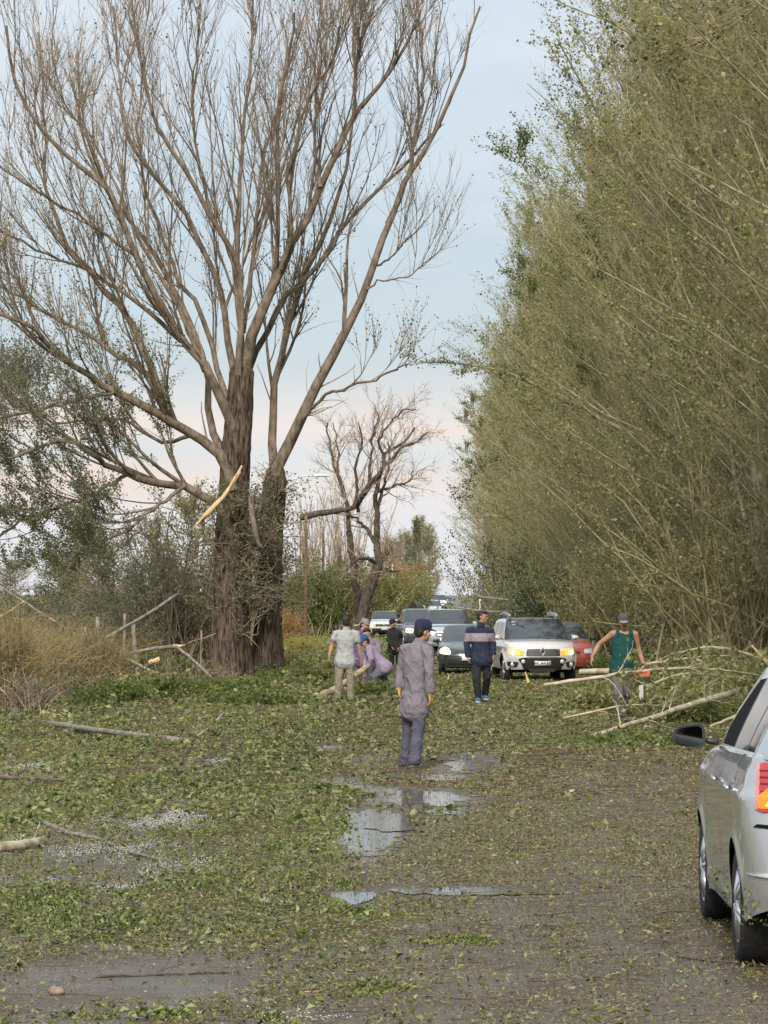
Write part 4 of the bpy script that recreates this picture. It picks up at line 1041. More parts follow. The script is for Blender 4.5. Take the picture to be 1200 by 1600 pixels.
wood('broken_branch', 'bent broken branch with pale end below the evergreen bush', [(275, 1010, 79), (235, 1014, 79), (190, 1024, 79)], .05, .03, LG, fresh=True)
wood('broken_branch', 'lower half of the bent broken branch slanting to the trunk', [(275, 1010, 79), (300, 1030, 78), (330, 1058, 77)], .04, .03, LG)
wood('fallen_branch', 'dark thin stem slanting down right of the dead stump', [(168, 1055, 74), (200, 1085, 70), (240, 1112)], .035, .02, LD)
wood('fallen_branch', 'upper of two pale slim stems lying in front of the great trunk', [(195, 1028, 84), (260, 1058, 80), (330, 1085)], .035, .03, LP)
wood('fallen_branch', 'lower of two pale slim stems lying in front of the great trunk', [(240, 1065, 76), (290, 1082, 74), (330, 1090, 73)], .045, .03, LP)
wood('fallen_branch', 'short cut pale stub lying on the weeds left of the great trunk', [(233, 1036, 80), (250, 1030, 80)], .06, .06, M['wood_fresh'])
wood('fallen_branch', 'forked pale branch rising from the leaves at the bank foot', [(290, 1166), (325, 1140, 54), (350, 1114, 55)], .045, .02, LP, 0, None, 6)
wood('fallen_branch', 'dark branch lying from the forked one across the leaves', [(205, 1170), (280, 1162), (330, 1148), (430, 1132)], .018, .03, LD, 0, None, 8, up=0)
wood('fallen_log', 'red brown broken log end under the long dark pole', [(185, 1140, 57.5), (212, 1146, 57), (232, 1150, 57)], .09, .05, M['wood_red'], cat='log')
for i, (a, r0, r1, m_, lab) in enumerate([
        ([(70, 1290), (110, 1306), (155, 1317), (200, 1335), (250, 1347)], .028, .010, LG, 'crooked grey branch lying on the hail at the left'),
        ([(-10, 1334), (30, 1330), (56, 1324)], .05, .045, LP, 'thick pale cut log end at the left edge'),
        ([(-10, 1217), (40, 1219), (100, 1222)], .03, .015, LD, 'dark stick at the left edge below the long pole'),
        ([(130, 1203), (210, 1196), (290, 1194), (345, 1202)], .022, .010, LD, 'long dark twig lying above the hail drift'),
        ([(125, 1248), (200, 1244), (270, 1262)], .015, .008, LD, 'thin bent twig above the crooked grey branch'),
        ([(130, 1176), (180, 1180), (250, 1186)], .022, .012, LD, 'straight dark twig on the yellow grass'),
        ([(35, 1472), (110, 1464), (182, 1468)], .011, .006, LD, 'dark curved twig on the green leaves at lower left'),
        ([(118, 1405), (150, 1418), (172, 1430)], .012, .006, LD, 'short dark twig slanting in the green leaves'),
        ([(150, 1528), (260, 1524), (375, 1520)], .008, .005, LD, 'thin straight twig lying on the bare wet asphalt'),
        ([(600, 1345), (650, 1350), (706, 1346)], .012, .007, LD, 'dark twig lying just below the large puddle'),
        ([(690, 1224), (730, 1226), (768, 1229)], .022, .012, LD, 'dark stick lying in the narrow puddle'),
        ([(980, 1370), (1040, 1371), (1095, 1364)], .010, .006, LD, 'thin dark twig beside the front wheel of the silver car'),
        ([(1060, 1496), (1100, 1502), (1170, 1508)], .009, .006, LD, 'thin dark twig by the rear wheel of the silver car'),
        ([(260, 1352), (273, 1346), (276, 1328)], .009, .004, LD, 'small upright dark twig on the hail'),
        ([(400, 1196), (440, 1194), (490, 1197)], .02, .012, LD, 'dark stick left of the man in coveralls'),
        ([(760, 1226), (700, 1222), (660, 1230)], .015, .008, LG, 'grey stick right of the man in coveralls'),
        ([(470, 1432), (505, 1440), (560, 1438)], .009, .005, LD, 'fine dark twig in the middle of the road')]):
    wood('fallen_twig', lab, a, r0, r1, m_, 0, None, 5, cat='twig', tl=(.12, .4), up=-.15, sides=6)
# fresh splinters below the cars
wood('wood_splinter', 'yellow splintered wood standing under the bumper of the silver off road car', [(826, 1067, 77), (823, 1058, 77), (821, 1050, 77)], .045, .012, M['wood_fresh'], cat='splinter')
wood('wood_splinter', 'small yellow splinter in front of the dark sedan', [(700, 1062, 82), (702, 1053, 82)], .022, .006, M['wood_fresh'], cat='splinter')

# dead stump under the dry grass
sb = Vector(gnd(158, 78)); st_ = thing('dead_stump', 'rotten grey stump wrapped in dry grass on the left bank', 'stump', sb)
n = 20; an = np.linspace(0, 2*math.pi, n, endpoint=False); V = []
for q, (h, r_) in enumerate([(-.1, .55), (.15, .46), (.5, .38), (.85, .34), (1.05, .30)]):
    rr = r_*(1+.14*np.sin(an*5+q*.4)+rng.normal(0, .07, n)); V.append(np.stack([rr*np.cos(an), rr*np.sin(an)*.8, h+(rng.normal(0, .10, n) if q == 4 else 0*an)], 1))
f = [(i*n+j, i*n+(j+1) % n, (i+1)*n+(j+1) % n, (i+1)*n+j) for i in range(4) for j in range(n)] + [tuple(4*n+j for j in range(n))]
MB().add(np.concatenate(V), f).build('stump', M['bark_dark'], st_)
for dx, h in ((-.35, 1.5), (-.1, 1.75), (.15, 1.25)):
    MB().tubes(resample([(dx, .1, 0), (dx*1.1, .1, h*.6), (dx*1.25+.05, .12, h)], 6)[None], np.linspace(.09, .05, 6)[None], 7, cap=True, rough=.1).build('stake', M['log_grey'], st_)
# a stone and a crushed cup on the asphalt
def pebble(name, label, px, py, r, m_, cat):
    c = G(px, py); b = MB().ell((0, 0, r*.5), (r*1.3, r, r*.7), nu=10, nv=7); b.v[0] = b.v[0]*(1+rng.normal(0, .06, b.v[0].shape))
    tag(b.build(name, m_, loc=c), label, cat)
pebble('stone', 'brown stone lying on the wet asphalt at lower left', 88, 1554, .035, noisy('stone_brown', (.16, .11, .08), (.30, .24, .19), 20), 'stone')
# ------------------------------------------------------------------ vehicles
def paint(name, c, metallic=.6, rough=.32): return plain(name, c, rough, metallic, .5, 1.0)
M['glass'] = plain('car_glass', (.02, .025, .028), .06, 0, .9)
M['rubber'] = noisy('tyre_rubber', (.012, .012, .012), (.03, .03, .03), 30, .85)
M['black_pl'] = plain('black_plastic', (.02, .02, .021), .5)
M['dark'] = plain('underbody_shade_black', (.008, .008, .008), .9, spec=.1)  # also painted shade in the wheels, bumper groove and open window
M['alloy'] = plain('alloy', (.55, .56, .58), .3, .9)
M['chrome'] = plain('chrome', (.75, .76, .78), .12, 1.0)
M['plate_w'] = plain('plate_white', (.75, .76, .76), .5)
M['plate_b'] = plain('plate_black', (.015, .015, .02), .5)
M['lens'] = plain('lamp_lens', (.55, .57, .58), .1, .3, .8, 1.0)
M['lamp_on'] = plain('lamp_lit', (.45, .26, .08), .3, emit=(1.0, .52, .14), es=.55)
M['lamp_core'] = plain('lamp_core', (.9, .9, .8), .3, emit=(1.0, .85, .5), es=3.0)
M['ind_on'] = plain('indicator_lit', (.6, .20, .02), .3, emit=(1.0, .28, .02), es=.8)
M['tail_red'] = plain('tail_red', (.26, .006, .012), .15, 0, .6, 1.0, emit=(1.0, .02, .03), es=.10)
M['tail_amber'] = plain('tail_amber_lit', (.6, .16, .01), .2, emit=(1.0, .22, .01), es=.35)
M['tail_yellow'] = plain('tail_yellow_lit', (.7, .42, .05), .2, emit=(1.0, .58, .04), es=1.1)

def rounded(pts, k=3, r=.25):
    """outline polygon with its corners cut round"""
    out = []; n = len(pts); p = [np.array(q, float) for q in pts]
    for i in range(n):
        a, b, c = p[i-1], p[i], p[(i+1) % n]
        for t in np.linspace(0, 1, k):
            s = b + (a-b)*r*(1-t) if t < .5 else b + (c-b)*r*t
            q = (1-t)**2*(b+(a-b)*r) + 2*t*(1-t)*b + t*t*(b+(c-b)*r)
            out.append(q)
    return np.array(out)

class Car:
    def __init__(s, name, label, loc, rz, sp, cat='car'):
        s.sp = sp; s.root = thing(name, label, cat, loc, rz)
        s.L2 = sp['L']/2; s.hw = sp['W']/2
        s.nf, s.nr = sp.get('nf', 3.2), sp.get('nr', 4.0)
        s.lf, s.lr = sp.get('lf', .75), sp.get('lr', .55)
        s.build_body(); s.wheels()
    def W(s, y):
        if y > s.L2-s.lf: q = min(1, (y-(s.L2-s.lf))/s.lf); return s.hw*max(0, 1-q**s.nf)**(1/s.nf)
        if y < -s.L2+s.lr: q = min(1, (-s.L2+s.lr-y)/s.lr); return s.hw*max(0, 1-q**s.nr)**(1/s.nr)
        return s.hw
    def zb(s, y): return float(np.interp(y, *zip(*s.sp['belt'])))
    def sill(s, y): return float(np.interp(y, *zip(*s.sp['sill'])))
    def fx(s, q): return float(np.interp(q, s.sp.get('fq', [0, .08, .35, .66, .78, .88, 1]), s.sp.get('fv', [.94, .965, 1.0, .985, .995, .965, .93])))
    def dfm(s, V):
        V = np.array(V, float).reshape(-1, 3); y, z = V[:, 1].copy(), V[:, 2]
        wf = np.clip((y-(s.L2-s.lf))/s.lf, 0, 1)**1.5; wr = np.clip((-s.L2+s.lr-y)/s.lr, 0, 1)**1.5
        V[:, 1] -= wf*np.interp(z, *zip(*s.sp['nose'])); V[:, 1] += wr*np.interp(z, *zip(*s.sp['tail']))
        return V
    def front(s, x, z, off=0):
        q = min(.999, abs(x)/s.hw/s.fxz(z)); y = s.L2-s.lf + s.lf*(1-q**s.nf)**(1/s.nf)
        p = s.dfm([(x, y, z)])[0]; e = 1e-3; q2 = min(.999, (abs(x)+e)/s.hw/s.fxz(z))
        sl = (s.lf*(1-q2**s.nf)**(1/s.nf) - s.lf*(1-q**s.nf)**(1/s.nf))/e; n = np.array([-sl*np.sign(x), 1, 0]); n /= np.linalg.norm(n)
        return p + n*off
    def rear(s, x, z, off=0):
        q = min(.999, abs(x)/s.hw/s.fxz(z)); y = -s.L2+s.lr - s.lr*(1-q**s.nr)**(1/s.nr)
        p = s.dfm([(x, y, z)])[0]; e = 1e-3; q2 = min(.999, (abs(x)+e)/s.hw/s.fxz(z))
        sl = (s.lr*(1-q2**s.nr)**(1/s.nr) - s.lr*(1-q**s.nr)**(1/s.nr))/e; n = np.array([-sl*np.sign(x), -1, 0]); n /= np.linalg.norm(n)
        return p + n*off
    def fxz(s, z): return s.fx(np.clip((z-s.sp['z0'])/(s.sp['z1']-s.sp['z0']), 0, 1))
    def patch(s, name, outline, mat, off=.012, rear=False, k=3, r=.2, parent=None, dense=4):
        """raised panel on the nose (or tail) with outline in (x, z)"""
        o = rounded(outline, k, r) if r else np.array(outline, float)
        o2 = []
        for i in range(len(o)):
            for t in np.linspace(0, 1, dense, endpoint=False): o2.append(o[i]*(1-t)+o[(i+1) % len(o)]*t)
        o2 = np.array(o2); c = o2.mean(0); fn = s.rear if rear else s.front
        rings = [(1.0, -.02), (1.0, off*.7), (.97, off), (.7, off), (.4, off), (.02, off)]
        V, n = [], len(o2)
        for sc, of in rings: V += [fn(*(c+(q-c)*sc), of) for q in o2]
        f = [(i*n+j, i*n+(j+1) % n, (i+1)*n+(j+1) % n, (i+1)*n+j) for i in range(len(rings)-1) for j in range(n)]
        return MB().add(V, f).build(name, mat, parent or s.root, sharp=40)
    def build_body(s):
        sp = s.sp; L2 = s.L2
        th = np.linspace(0, math.pi/2, 13)[1:]
        yf = [L2-s.lf + s.lf*math.sin(t)**(2/s.nf) for t in th]; yr = [-L2+s.lr - s.lr*math.sin(t)**(2/s.nr) for t in th]
        ar = sp['arch']; ys = list(np.arange(-L2+s.lr, L2-s.lf+.001, .07)) + [y for y in yf] + [y for y in yr]
        for ya in sp['axles']:
            ys += [ya-ar-.004, ya-ar, ya+ar, ya+ar+.004] + [ya + ar*math.cos(t) for t in np.linspace(.15, math.pi-.15, 15)]
        seams = sp.get('seams', [])
        for q in seams: ys += [q-.006, q+.006]
        ys = np.unique(np.round(ys, 4))[::-1]
        qs = [0, .03, .08, .16, .26, .38, .5, .6, .68, .735, .765, .80, .85, .91, .96, 1.0]
        tops = sp.get('tops', [(.985, .018), (.95, .035), (.86, .05), (.7, .06), (.45, .068), (.2, .072), (0, .073)])
        nrow = len(qs)+len(tops)
        H = np.zeros((len(ys), nrow, 3)); z1 = {}
        for i, y in enumerate(ys):
            W = s.W(y); sl = s.sill(y); zb = s.zb(y); z0 = sl
            dist = 9
            for ya in sp['axles']:
                if abs(y-ya) <= ar+1e-6:
                    za = sp['wr'] + math.sqrt(max(0, ar*ar-(y-ya)**2)); z0 = max(z0, za)
            for j, q in enumerate(qs):
                z = z0 + (zb-z0)*q
                qq = (z-sp['z0'])/(sp['z1']-sp['z0'])
                x = W*s.fx(np.clip(qq, 0, 1))
                for ya in sp['axles']:
                    d = math.hypot(y-ya, z-sp['wr'])
                    x += sp.get('flare', .018)*math.exp(-((d-ar)/.06)**2)*(W/s.hw)
                    # keep the arch lip proud
                inset = .0
                if any(abs(abs(y-sm)-.006) < .0015 for sm in seams) and .03 < q: inset = .0
                H[i, j] = (x-inset, y, z)
            crown = sp.get('crown', 1.0)
            for j, (fxx, dz) in enumerate(tops):
                H[i, len(qs)+j] = (H[i, len(qs)-1, 0]*fxx, y, zb + dz*crown*min(1, W/s.hw*1.4))
        # full ring right -> left
        Fu = np.concatenate([H, H[:, -2::-1]*np.array([-1, 1, 1])], 1); n = Fu.shape[1]
        Vd = s.dfm(Fu).reshape(-1, 3)
        groups = {}
        ywb, yrb = sp['cab'][0], sp['cab'][3]
        for i in range(len(ys)-1):
            ym = (ys[i]+ys[i+1])/2
            for j in range(n-1):
                jj = j if j < nrow-1 else n-2-j
                seam = any(abs(ym-q) < .0055 for q in seams) and jj > 2 and jj < len(qs)-1
                key = 'body'
                if seam: key = 'seam'
                elif len(seams) >= 2 and jj > 2 and jj < len(qs)-1:
                    for a, b in zip(seams[:-1], seams[1:]):
                        if b < ym < a: key = ('door', round(a, 3), j < nrow)
                if key == 'body' and jj >= len(qs)-1 and ym > ywb and ym > L2-1.3: key = 'hood'
                zc = Fu[i:i+2, j:j+2, 2].mean()
                if sp.get('clad') and zc < sp['clad'] and key in ('body', 'seam') : key = 'cladding'
                if jj < 1 and key == 'body': key = 'body'
                groups.setdefault(key, []).append((i*n+j, i*n+j+1, (i+1)*n+j+1, (i+1)*n+j))
        for key, fs in groups.items():
            fs = np.array(fs); u, inv = np.unique(fs, return_inverse=True); V = Vd[u].copy(); fs = inv.reshape(fs.shape)
            nm = key if isinstance(key, str) else 'door'
            mat = sp['paint']
            if nm == 'seam': nm = 'door_gap'; mat = M['dark']; V[:, 0] -= np.sign(V[:, 0])*.004
            if nm == 'cladding': mat = M['black_pl']
            o = MB().add(V, fs[:, ::-1].copy()).build(nm, mat, s.root, sharp=32)
        # dark inside
        MB().box((0, 0, sp['wr']+.12), (sp['W']-.42, sp['L']-.55, .42)).box((0, 0, sp['z0']+.05), (sp['W']-.2, sp['L']-.6, .06)).build('underbody', M['dark'], s.root)
        # ---- cabin
        ywb, ywt, yrt, yrb = sp['cab']; Hh = sp['H']; tum = sp.get('tum', .17); wbf = sp.get('wbf', .925)
        yc = np.unique(np.round(np.concatenate([np.linspace(ywb, ywt, 14), np.linspace(ywt, yrt, 22), np.linspace(yrt, yrb, 12), [q+e for q in sp.get('pillars', []) for e in (-.035, .035)]]), 4))[::-1]
        rk = [0, .05, .2, .4, .6, .8, .93, 1.0]
        rt = [(.985, .35), (.95, .62), (.88, .80), (.7, .92), (.45, .98), (.2, 1.0), (0, 1.0)]
        C = np.zeros((len(yc), len(rk)+len(rt), 3))
        for i, y in enumerate(yc):
            zb = s.zb(y)-.004
            if y > ywt: t = (ywb-y)/(ywb-ywt); zr = zb+.06 + (Hh-.025-zb-.06)*(t*(1.08-.08*t))
            elif y > yrt: t = (y-(ywt+yrt)/2)/((ywt-yrt)/2); zr = Hh-.025*t*t if t > 0 else Hh-sp.get('rdrop', .05)*t*t
            else: t = (y-yrb)/(yrt-yrb); zr = zb+.06 + (Hh-sp.get('rdrop', .05)-zb-.06)*(t*(1.12-.12*t))
            hh = zr-zb; ed = min(.075, hh*.5); ze = zr-ed
            wb = min(s.W(y)*wbf, s.hw*wbf)
            for j, q in enumerate(rk):
                z = zb + (ze-zb)*q; C[i, j] = (wb - tum*((z-zb)/(Hh-zb+1e-6))**1.15, y, z)
            xe = C[i, len(rk)-1, 0]
            for j, (a, b) in enumerate(rt): C[i, len(rk)+j] = (xe*a, y, ze+ed*b)
        nr_ = C.shape[1]; Cf = np.concatenate([C, C[:, -2::-1]*np.array([-1, 1, 1])], 1); n = Cf.shape[1]
        V = Cf.reshape(-1, 3).copy(); ym_ = (ywt+yrt)/2
        wf = np.clip((V[:, 1]-ym_)/(ywb-ym_), 0, 1); wr = np.clip((ym_-V[:, 1])/(ym_-yrb), 0, 1)
        V[:, 1] += (-wf*sp.get('bow', .16) + wr*.10)*(V[:, 0]/s.hw)**2
        groups = {}; nrk = len(rk)
        for i in range(len(yc)-1):
            y = (yc[i]+yc[i+1])/2
            for j in range(n-1):
                jj = j if j < nr_-1 else n-2-j
                key = 'roof'
                if jj >= nrk+0 and y > ywt+.02 and y < ywb-.03: key = 'windshield'
                elif jj >= nrk+1 and y < yrt-.04 and y > yrb+.05: key = 'rear_window'
                elif 1 <= jj < nrk-2 and sp['win'][1] < y < sp['win'][0] and not any(abs(y-q) < .034 for q in sp.get('pillars', [])):
                    k = sum(y < q for q in sp.get('pillars', [])); key = ('side_window', k, j < nr_)
                elif 1 <= jj < nrk-2 and sp['win'][1] < y < sp['win'][0]: key = 'pillar_trim'
                elif jj == 0 and sp['win'][1] < y < sp['win'][0]: key = 'window_trim'
                groups.setdefault(key, []).append((i*n+j, i*n+j+1, (i+1)*n+j+1, (i+1)*n+j))
        for key, fs in groups.items():
            fs = np.array(fs); u, inv = np.unique(fs, return_inverse=True)
            nm = key if isinstance(key, str) else key[0]
            if nm == 'side_window' and sp.get('open') and key[1] == 0 and not key[2]: nm = 'window_opening_shade'  # black sheet paints the unlit cabin behind the open window
            mat = {'roof': sp['paint'], 'window_opening_shade': M['dark'], 'pillar_trim': M['black_pl'], 'window_trim': M['black_pl']}.get(nm, M['glass'])
            MB().add(V[u], inv.reshape(fs.shape)[:, ::-1].copy()).build(nm, mat, s.root, sharp=35)
    def wheels(s):
        sp = s.sp; r = sp['wr']; w = sp.get('tw', .2)
        prof = [(r*.66, -w/2+.01), (r*.9, -w/2), (r*.97, -w/2+.02), (r, -w/2+.045), (r, w/2-.045), (r*.97, w/2-.02), (r*.9, w/2), (r*.66, w/2-.01)]
        n = 32; an = np.linspace(0, 2*math.pi, n, endpoint=False)
        V = np.concatenate([np.stack([np.full(n, x), q*np.cos(an), q*np.sin(an)], 1) for q, x in prof])
        f = [(i*n+j, i*n+(j+1) % n, (i+1)*n+(j+1) % n, (i+1)*n+j) for i in range(len(prof)-1) for j in range(n)]
        tyre = MB().add(V, f).mesh('tyre', M['rubber'])
        rb = MB(); pr = [(r*.67, -.5), (r*.67, .42), (r*.62, .46), (r*.60, .36)]
        V = np.concatenate([np.stack([np.full(n, x*w), q*np.cos(an), q*np.sin(an)], 1) for q, x in pr])
        rb.add(V, [(i*n+j, i*n+(j+1) % n, (i+1)*n+(j+1) % n, (i+1)*n+j) for i in range(3) for j in range(n)])
        for k in range(sp.get('spokes', 5)):
            a = 2*math.pi*k/sp.get('spokes', 5); c, s_ = math.cos(a), math.sin(a); rot = np.array([[1, 0, 0], [0, c, -s_], [0, s_, c]])
            for e in (-.16, .16):
                rb.tubes(np.array([[[w*.38, .03*e*6, .04], [w*.44, r*.3*1+0, r*e*.25], [w*.36, r*.62, r*e*.7]]]) @ rot.T, np.array([[.03, .022, .02]]), 6, cap=True)
        rb.ell((w*.38, 0, 0), (.03, .06, .06))
        rim = rb.mesh('rim', sp.get('rimm', M['alloy']))
        disc = MB(); V = np.stack([np.full(n, .02), r*.64*np.cos(an), r*.64*np.sin(an)], 1); disc.add(V, [tuple(range(n))]); dm = disc.mesh('brake_shadow', M['dark'])  # black plate paints the shade behind the wheel spokes
        for ya in sp['axles']:
            for sd_ in (1, -1):
                e = bpy.data.objects.new('wheel', None); COL.objects.link(e); e.parent = s.root
                e.location = (sd_*(s.hw-w/2-.01), ya, r); e.rotation_euler = (random.uniform(0, 6)*0+.3*ya, 0, 0 if sd_ > 0 else math.pi)
                for nm, me in (('tyre', tyre), ('rim', rim), ('spoke_shade_disc', dm)):
                    o = bpy.data.objects.new(nm, me); COL.objects.link(o); o.parent = e
    def mirror(s, y, z, mat, w=.2, h=.14, reach=.10, glass=False):
        for sd_ in (1, -1):
            x0 = sd_*s.hw*.93
            m = MB().loft([(x0, y, z-.03), (x0+sd_*reach*.7, y, z-.02)], [.03, .03], [.02, .02], (0, 1, 0))
            c = np.array([x0+sd_*(reach+w/2), y+.02, z+.01])
            o = MB(); out = rounded([(-w/2, -h/2), (w*.42, -h*.36), (w/2, -.05*h), (w*.36, h*.36), (-w/2, h/2)], 4, .3); nn = len(out)
            V = []
            for d, sc in ((-.05, 1.0), (-.02, 1.04), (.04, .9), (.085, .55), (.10, .05)): V += [(c[0]+sd_*q[0]*sc, c[1]+d, c[2]+q[1]*sc) for q in out]
            f = [(i*nn+j, i*nn+(j+1) % nn, (i+1)*nn+(j+1) % nn, (i+1)*nn+j) for i in range(4) for j in range(nn)]
            o.add(V, f); root = o.build('mirror', mat, s.root, sharp=50)
            m.build('mirror_arm', M['black_pl'], s.root)
            V = [(c[0]+sd_*q[0]*.86, c[1]-.050-.10*q[0], c[2]+q[1]*.84) for q in out]
            MB().add([(v[0], v[1]-.004, v[2]) for v in V], [tuple(range(nn))]).build('mirror_glass', plain('mirror_glass', (.06, .065, .065), .05, 1.0) if 'mirror_glass' not in bpy.data.materials else bpy.data.materials['mirror_glass'], root)
            V2 = [(c[0]+sd_*q[0], c[1]-.044, c[2]+q[1]) for q in out]
            MB().add(V2, [tuple(range(nn))]).build('mirror_frame', M['black_pl'], root)
    def plate(s, z, text, x=0, bg=None, fg=None, w=.40, h=.13, size=.085):
        p = s.front(x, z, .03)
        o = MB().box((x, p[1]+.004, z), (w, .012, h)).build('number_plate', bg or M['plate_w'], s.root)
        if text:
            cu = bpy.data.curves.new('plate_text', 'FONT'); cu.body = text; cu.size = size; cu.align_x = 'CENTER'; cu.align_y = 'CENTER'; cu.extrude = .002; cu.offset = .0022
            t = bpy.data.objects.new('plate_text', cu); COL.objects.link(t); t.parent = o
            t.location = (x, p[1]+.013, z-.004); t.rotation_euler = (R(90), 0, R(180)); cu.materials.append(fg or M['plate_b'])
            me = bpy.data.meshes.new_from_object(t.evaluated_get(bpy.context.evaluated_depsgraph_get())); t2_ = bpy.data.objects.new('plate_text', me); COL.objects.link(t2_)
            t2_.parent = o; t2_.location = t.location; t2_.rotation_euler = t.rotation_euler; bpy.data.objects.remove(t)
        return o

def place(px, Y, yaw=0.0, face=math.pi):
    """front centre of a car at picture column px and distance Y"""
    q = P(px, 928, Y); return Vector((q.x, Y, float(gz(Y)))), face+R(yaw)

def oncoming(name, label, px, Y, yaw, sp, cat='car'):
    loc, rz = place(px, Y, yaw)
    d = Vector((-math.sin(rz), math.cos(rz), 0))       # forward
    loc = loc - d*sp['L']/2; loc.z = float(gz(loc.y))+.0
    return Car(name, label, loc, rz, sp, cat)

SUV = dict(L=4.30, W=1.80, H=1.60, z0=.30, z1=1.05, wr=.345, arch=.40, axles=(1.33, -1.33), tw=.215, flare=.035,
           belt=[(-2.2, 1.06), (-1.3, 1.05), (.75, 1.03), (1.2, 1.0), (1.75, .95), (2.05, .88), (2.2, .82)], sill=[(-2.2, .42), (-1.7, .34), (1.7, .32), (2.2, .34)],
           nose=[(.2, .16), (.4, .05), (.6, 0), (.8, .03), (1.0, .14), (1.2, .3)], tail=[(.2, .15), (.5, 0), (1.1, .05)], lf=.85, nf=3.0,
           cab=(1.18, .38, -1.65, -2.08), pillars=[.0, -.95], win=[.86, -1.7], seams=[1.0, -.02, -.90], tum=.16)
SEDAN = dict(L=4.25, W=1.68, H=1.40, z0=.24, z1=.92, wr=.295, arch=.345, axles=(1.32, -1.15), tw=.18,
             belt=[(-2.2, .94), (-1.3, .93), (.75, .90), (1.2, .86), (1.75, .78), (2.0, .71), (2.2, .66)], sill=[(-2.2, .34), (-1.6, .23), (1.6, .22), (2.2, .24)],
             nose=[(.15, .12), (.35, .02), (.5, 0), (.62, .04), (.75, .14), (.95, .35)], tail=[(.2, .12), (.5, 0), (1.0, .06)], lf=.85, nf=2.7,
             cab=(1.12, .30, -1.15, -1.75), pillars=[-.10, -.95], win=[.8, -1.3], seams=[.95, -.12, -.95], tum=.17)
PICK = dict(L=5.25, W=1.86, H=1.80, z0=.40, z1=1.16, wr=.385, arch=.44, axles=(1.68, -1.54), tw=.24, flare=.03,
            belt=[(-2.7, 1.12), (-.9, 1.12), (1.0, 1.14), (1.5, 1.12), (2.2, 1.07), (2.5, 1.00), (2.7, .94)], sill=[(-2.7, .55), (-2, .45), (2, .42), (2.7, .42)],
            nose=[(.3, .16), (.5, .04), (.7, 0), (.9, .02), (1.1, .12), (1.3, .3)], tail=[(.3, .1), (.6, 0), (1.2, 0)], lf=.8, nf=3.3,
            cab=(1.22, .50, -.75, -1.05), pillars=[.05, -.62], win=[.95, -.72], seams=[1.02, 0, -.85], tum=.16)

# --- the silver off-road car
sp = dict(SUV, paint=paint('paint_warm_silver', (.62, .60, .575), .3, .36), clad=None)
c = oncoming('parked_car', 'silver off road car with roof bars, orange lit headlights and a diamond badge', 848, 84.5, 6.0, sp)
for sx in (1, -1):
    o = c.patch('headlight', [(sx*.47, .835), (sx*.80, .86), (sx*.83, .73), (sx*.70, .675), (sx*.49, .68)], M['lamp_on'], .014)
    o2 = c.patch('indicator', [(sx*.43, .70) if 0 else (sx*.44, .80), (sx*.54, .80), (sx*.55, .68), (sx*.47, .68)], M['ind_on'], .020, parent=o)
    q = c.front(sx*.70, .745, .02); MB().ell(q, (.065, .025, .055)).build('bulb', M['lamp_core'], o)
    c.patch('fog_recess', [(sx*.58, .52), (sx*.84, .53), (sx*.83, .42), (sx*.62, .38)], M['black_pl'], .012)
    q = c.front(sx*.71, .46, .02); MB().ell(q, (.055, .02, .055)).build('fog_lamp', M['lens'], c.root)
    q = c.front(sx*.47, .53, .05); MB().ell(q, (.055, .03, .055)).build('spot_lamp', M['lens'], c.root)
    c.patch('grille_end', [(sx*.40, .84), (sx*.43, .84), (sx*.43, .67), (sx*.40, .67)], M['chrome'], .016, r=.1)
c.patch('grille', [(-.40, .84), (.40, .84), (.40, .66), (-.40, .66)], M['black_pl'], .010, r=.08)
for z in (.79, .735, .69): c.patch('grille_bar', [(-.38, z+.010), (.38, z+.010), (.38, z-.010), (-.38, z-.010)], plain('grille_grey', (.10, .10, .10), .4), .020, r=.05)
c.patch('bumper_guard', [(-.60, .60), (-.42, .64), (.42, .64), (.60, .60), (.50, .45), (.44, .30), (-.44, .30), (-.50, .45)], M['black_pl'], .03)
bars = c.patch('skid_plate', [(-.36, .36), (.36, .36), (.30, .27), (-.30, .27)], plain('skid_grey', (.06, .06, .06), .5), .036)
# diamond badge: a raised ring of four sides
b = MB(); y0 = c.front(0, .755, .03)[1]
o_, i_ = [(0, .12), (.085, 0), (0, -.12), (-.085, 0)], [(0, .055), (.036, 0), (0, -.055), (-.036, 0)]
V = [(x, y0, .765+z) for x, z in o_] + [(x*.8, y0+.025, .765+z*.8) for x, z in o_] + [(x, y0+.022, .765+z) for x, z in i_] + [(x, y0, .765+z) for x, z in i_]
b.add(V, [(r_*4+j, r_*4+(j+1) % 4, (r_+1)*4+(j+1) % 4, (r_+1)*4+j) for r_ in range(3) for j in range(4)]); b.build('diamond_badge', M['chrome'], c.root, smooth=False)
c.plate(.50, 'AC 364 ZZ')
for sx in (1, -1):
    MB().tube([(sx*.60, .30, 1.575), (sx*.60, .18, 1.66), (sx*.60, -.5, 1.69), (sx*.60, -1.3, 1.67), (sx*.60, -1.4, 1.58)], [.055, .06, .05, .05, .05], 8).build('roof_bar', plain('bar_grey', (.16, .16, .17), .4), c.root)
    MB().ell((sx*.60, .26, 1.655), (.040, .13, .040)).build('roof_bar_end', M['alloy'], c.root)
    MB().tube([(sx*.05-.45, 1.02, 1.12), (sx*.05-.05, .94, 1.16)], .010, 5).build('wiper', M['black_pl'], c.root)
MB().tube([(0, .22, 1.58), (0, .10, 1.74)], .010, 5).build('antenna', M['black_pl'], c.root)
c.mirror(.82, 1.10, sp['paint'], .19, .14, .06)
for k, z in ((0, 1.49), (1, 1.42)):
    MB().box((.52-.0, .50+.10*k-.02, z-.0), (.11, .004, .035), rot=np.array(Euler((R(-38), 0, 0)).to_matrix())).build('windshield_sticker', M['plate_w'], c.root)
SUVC = c

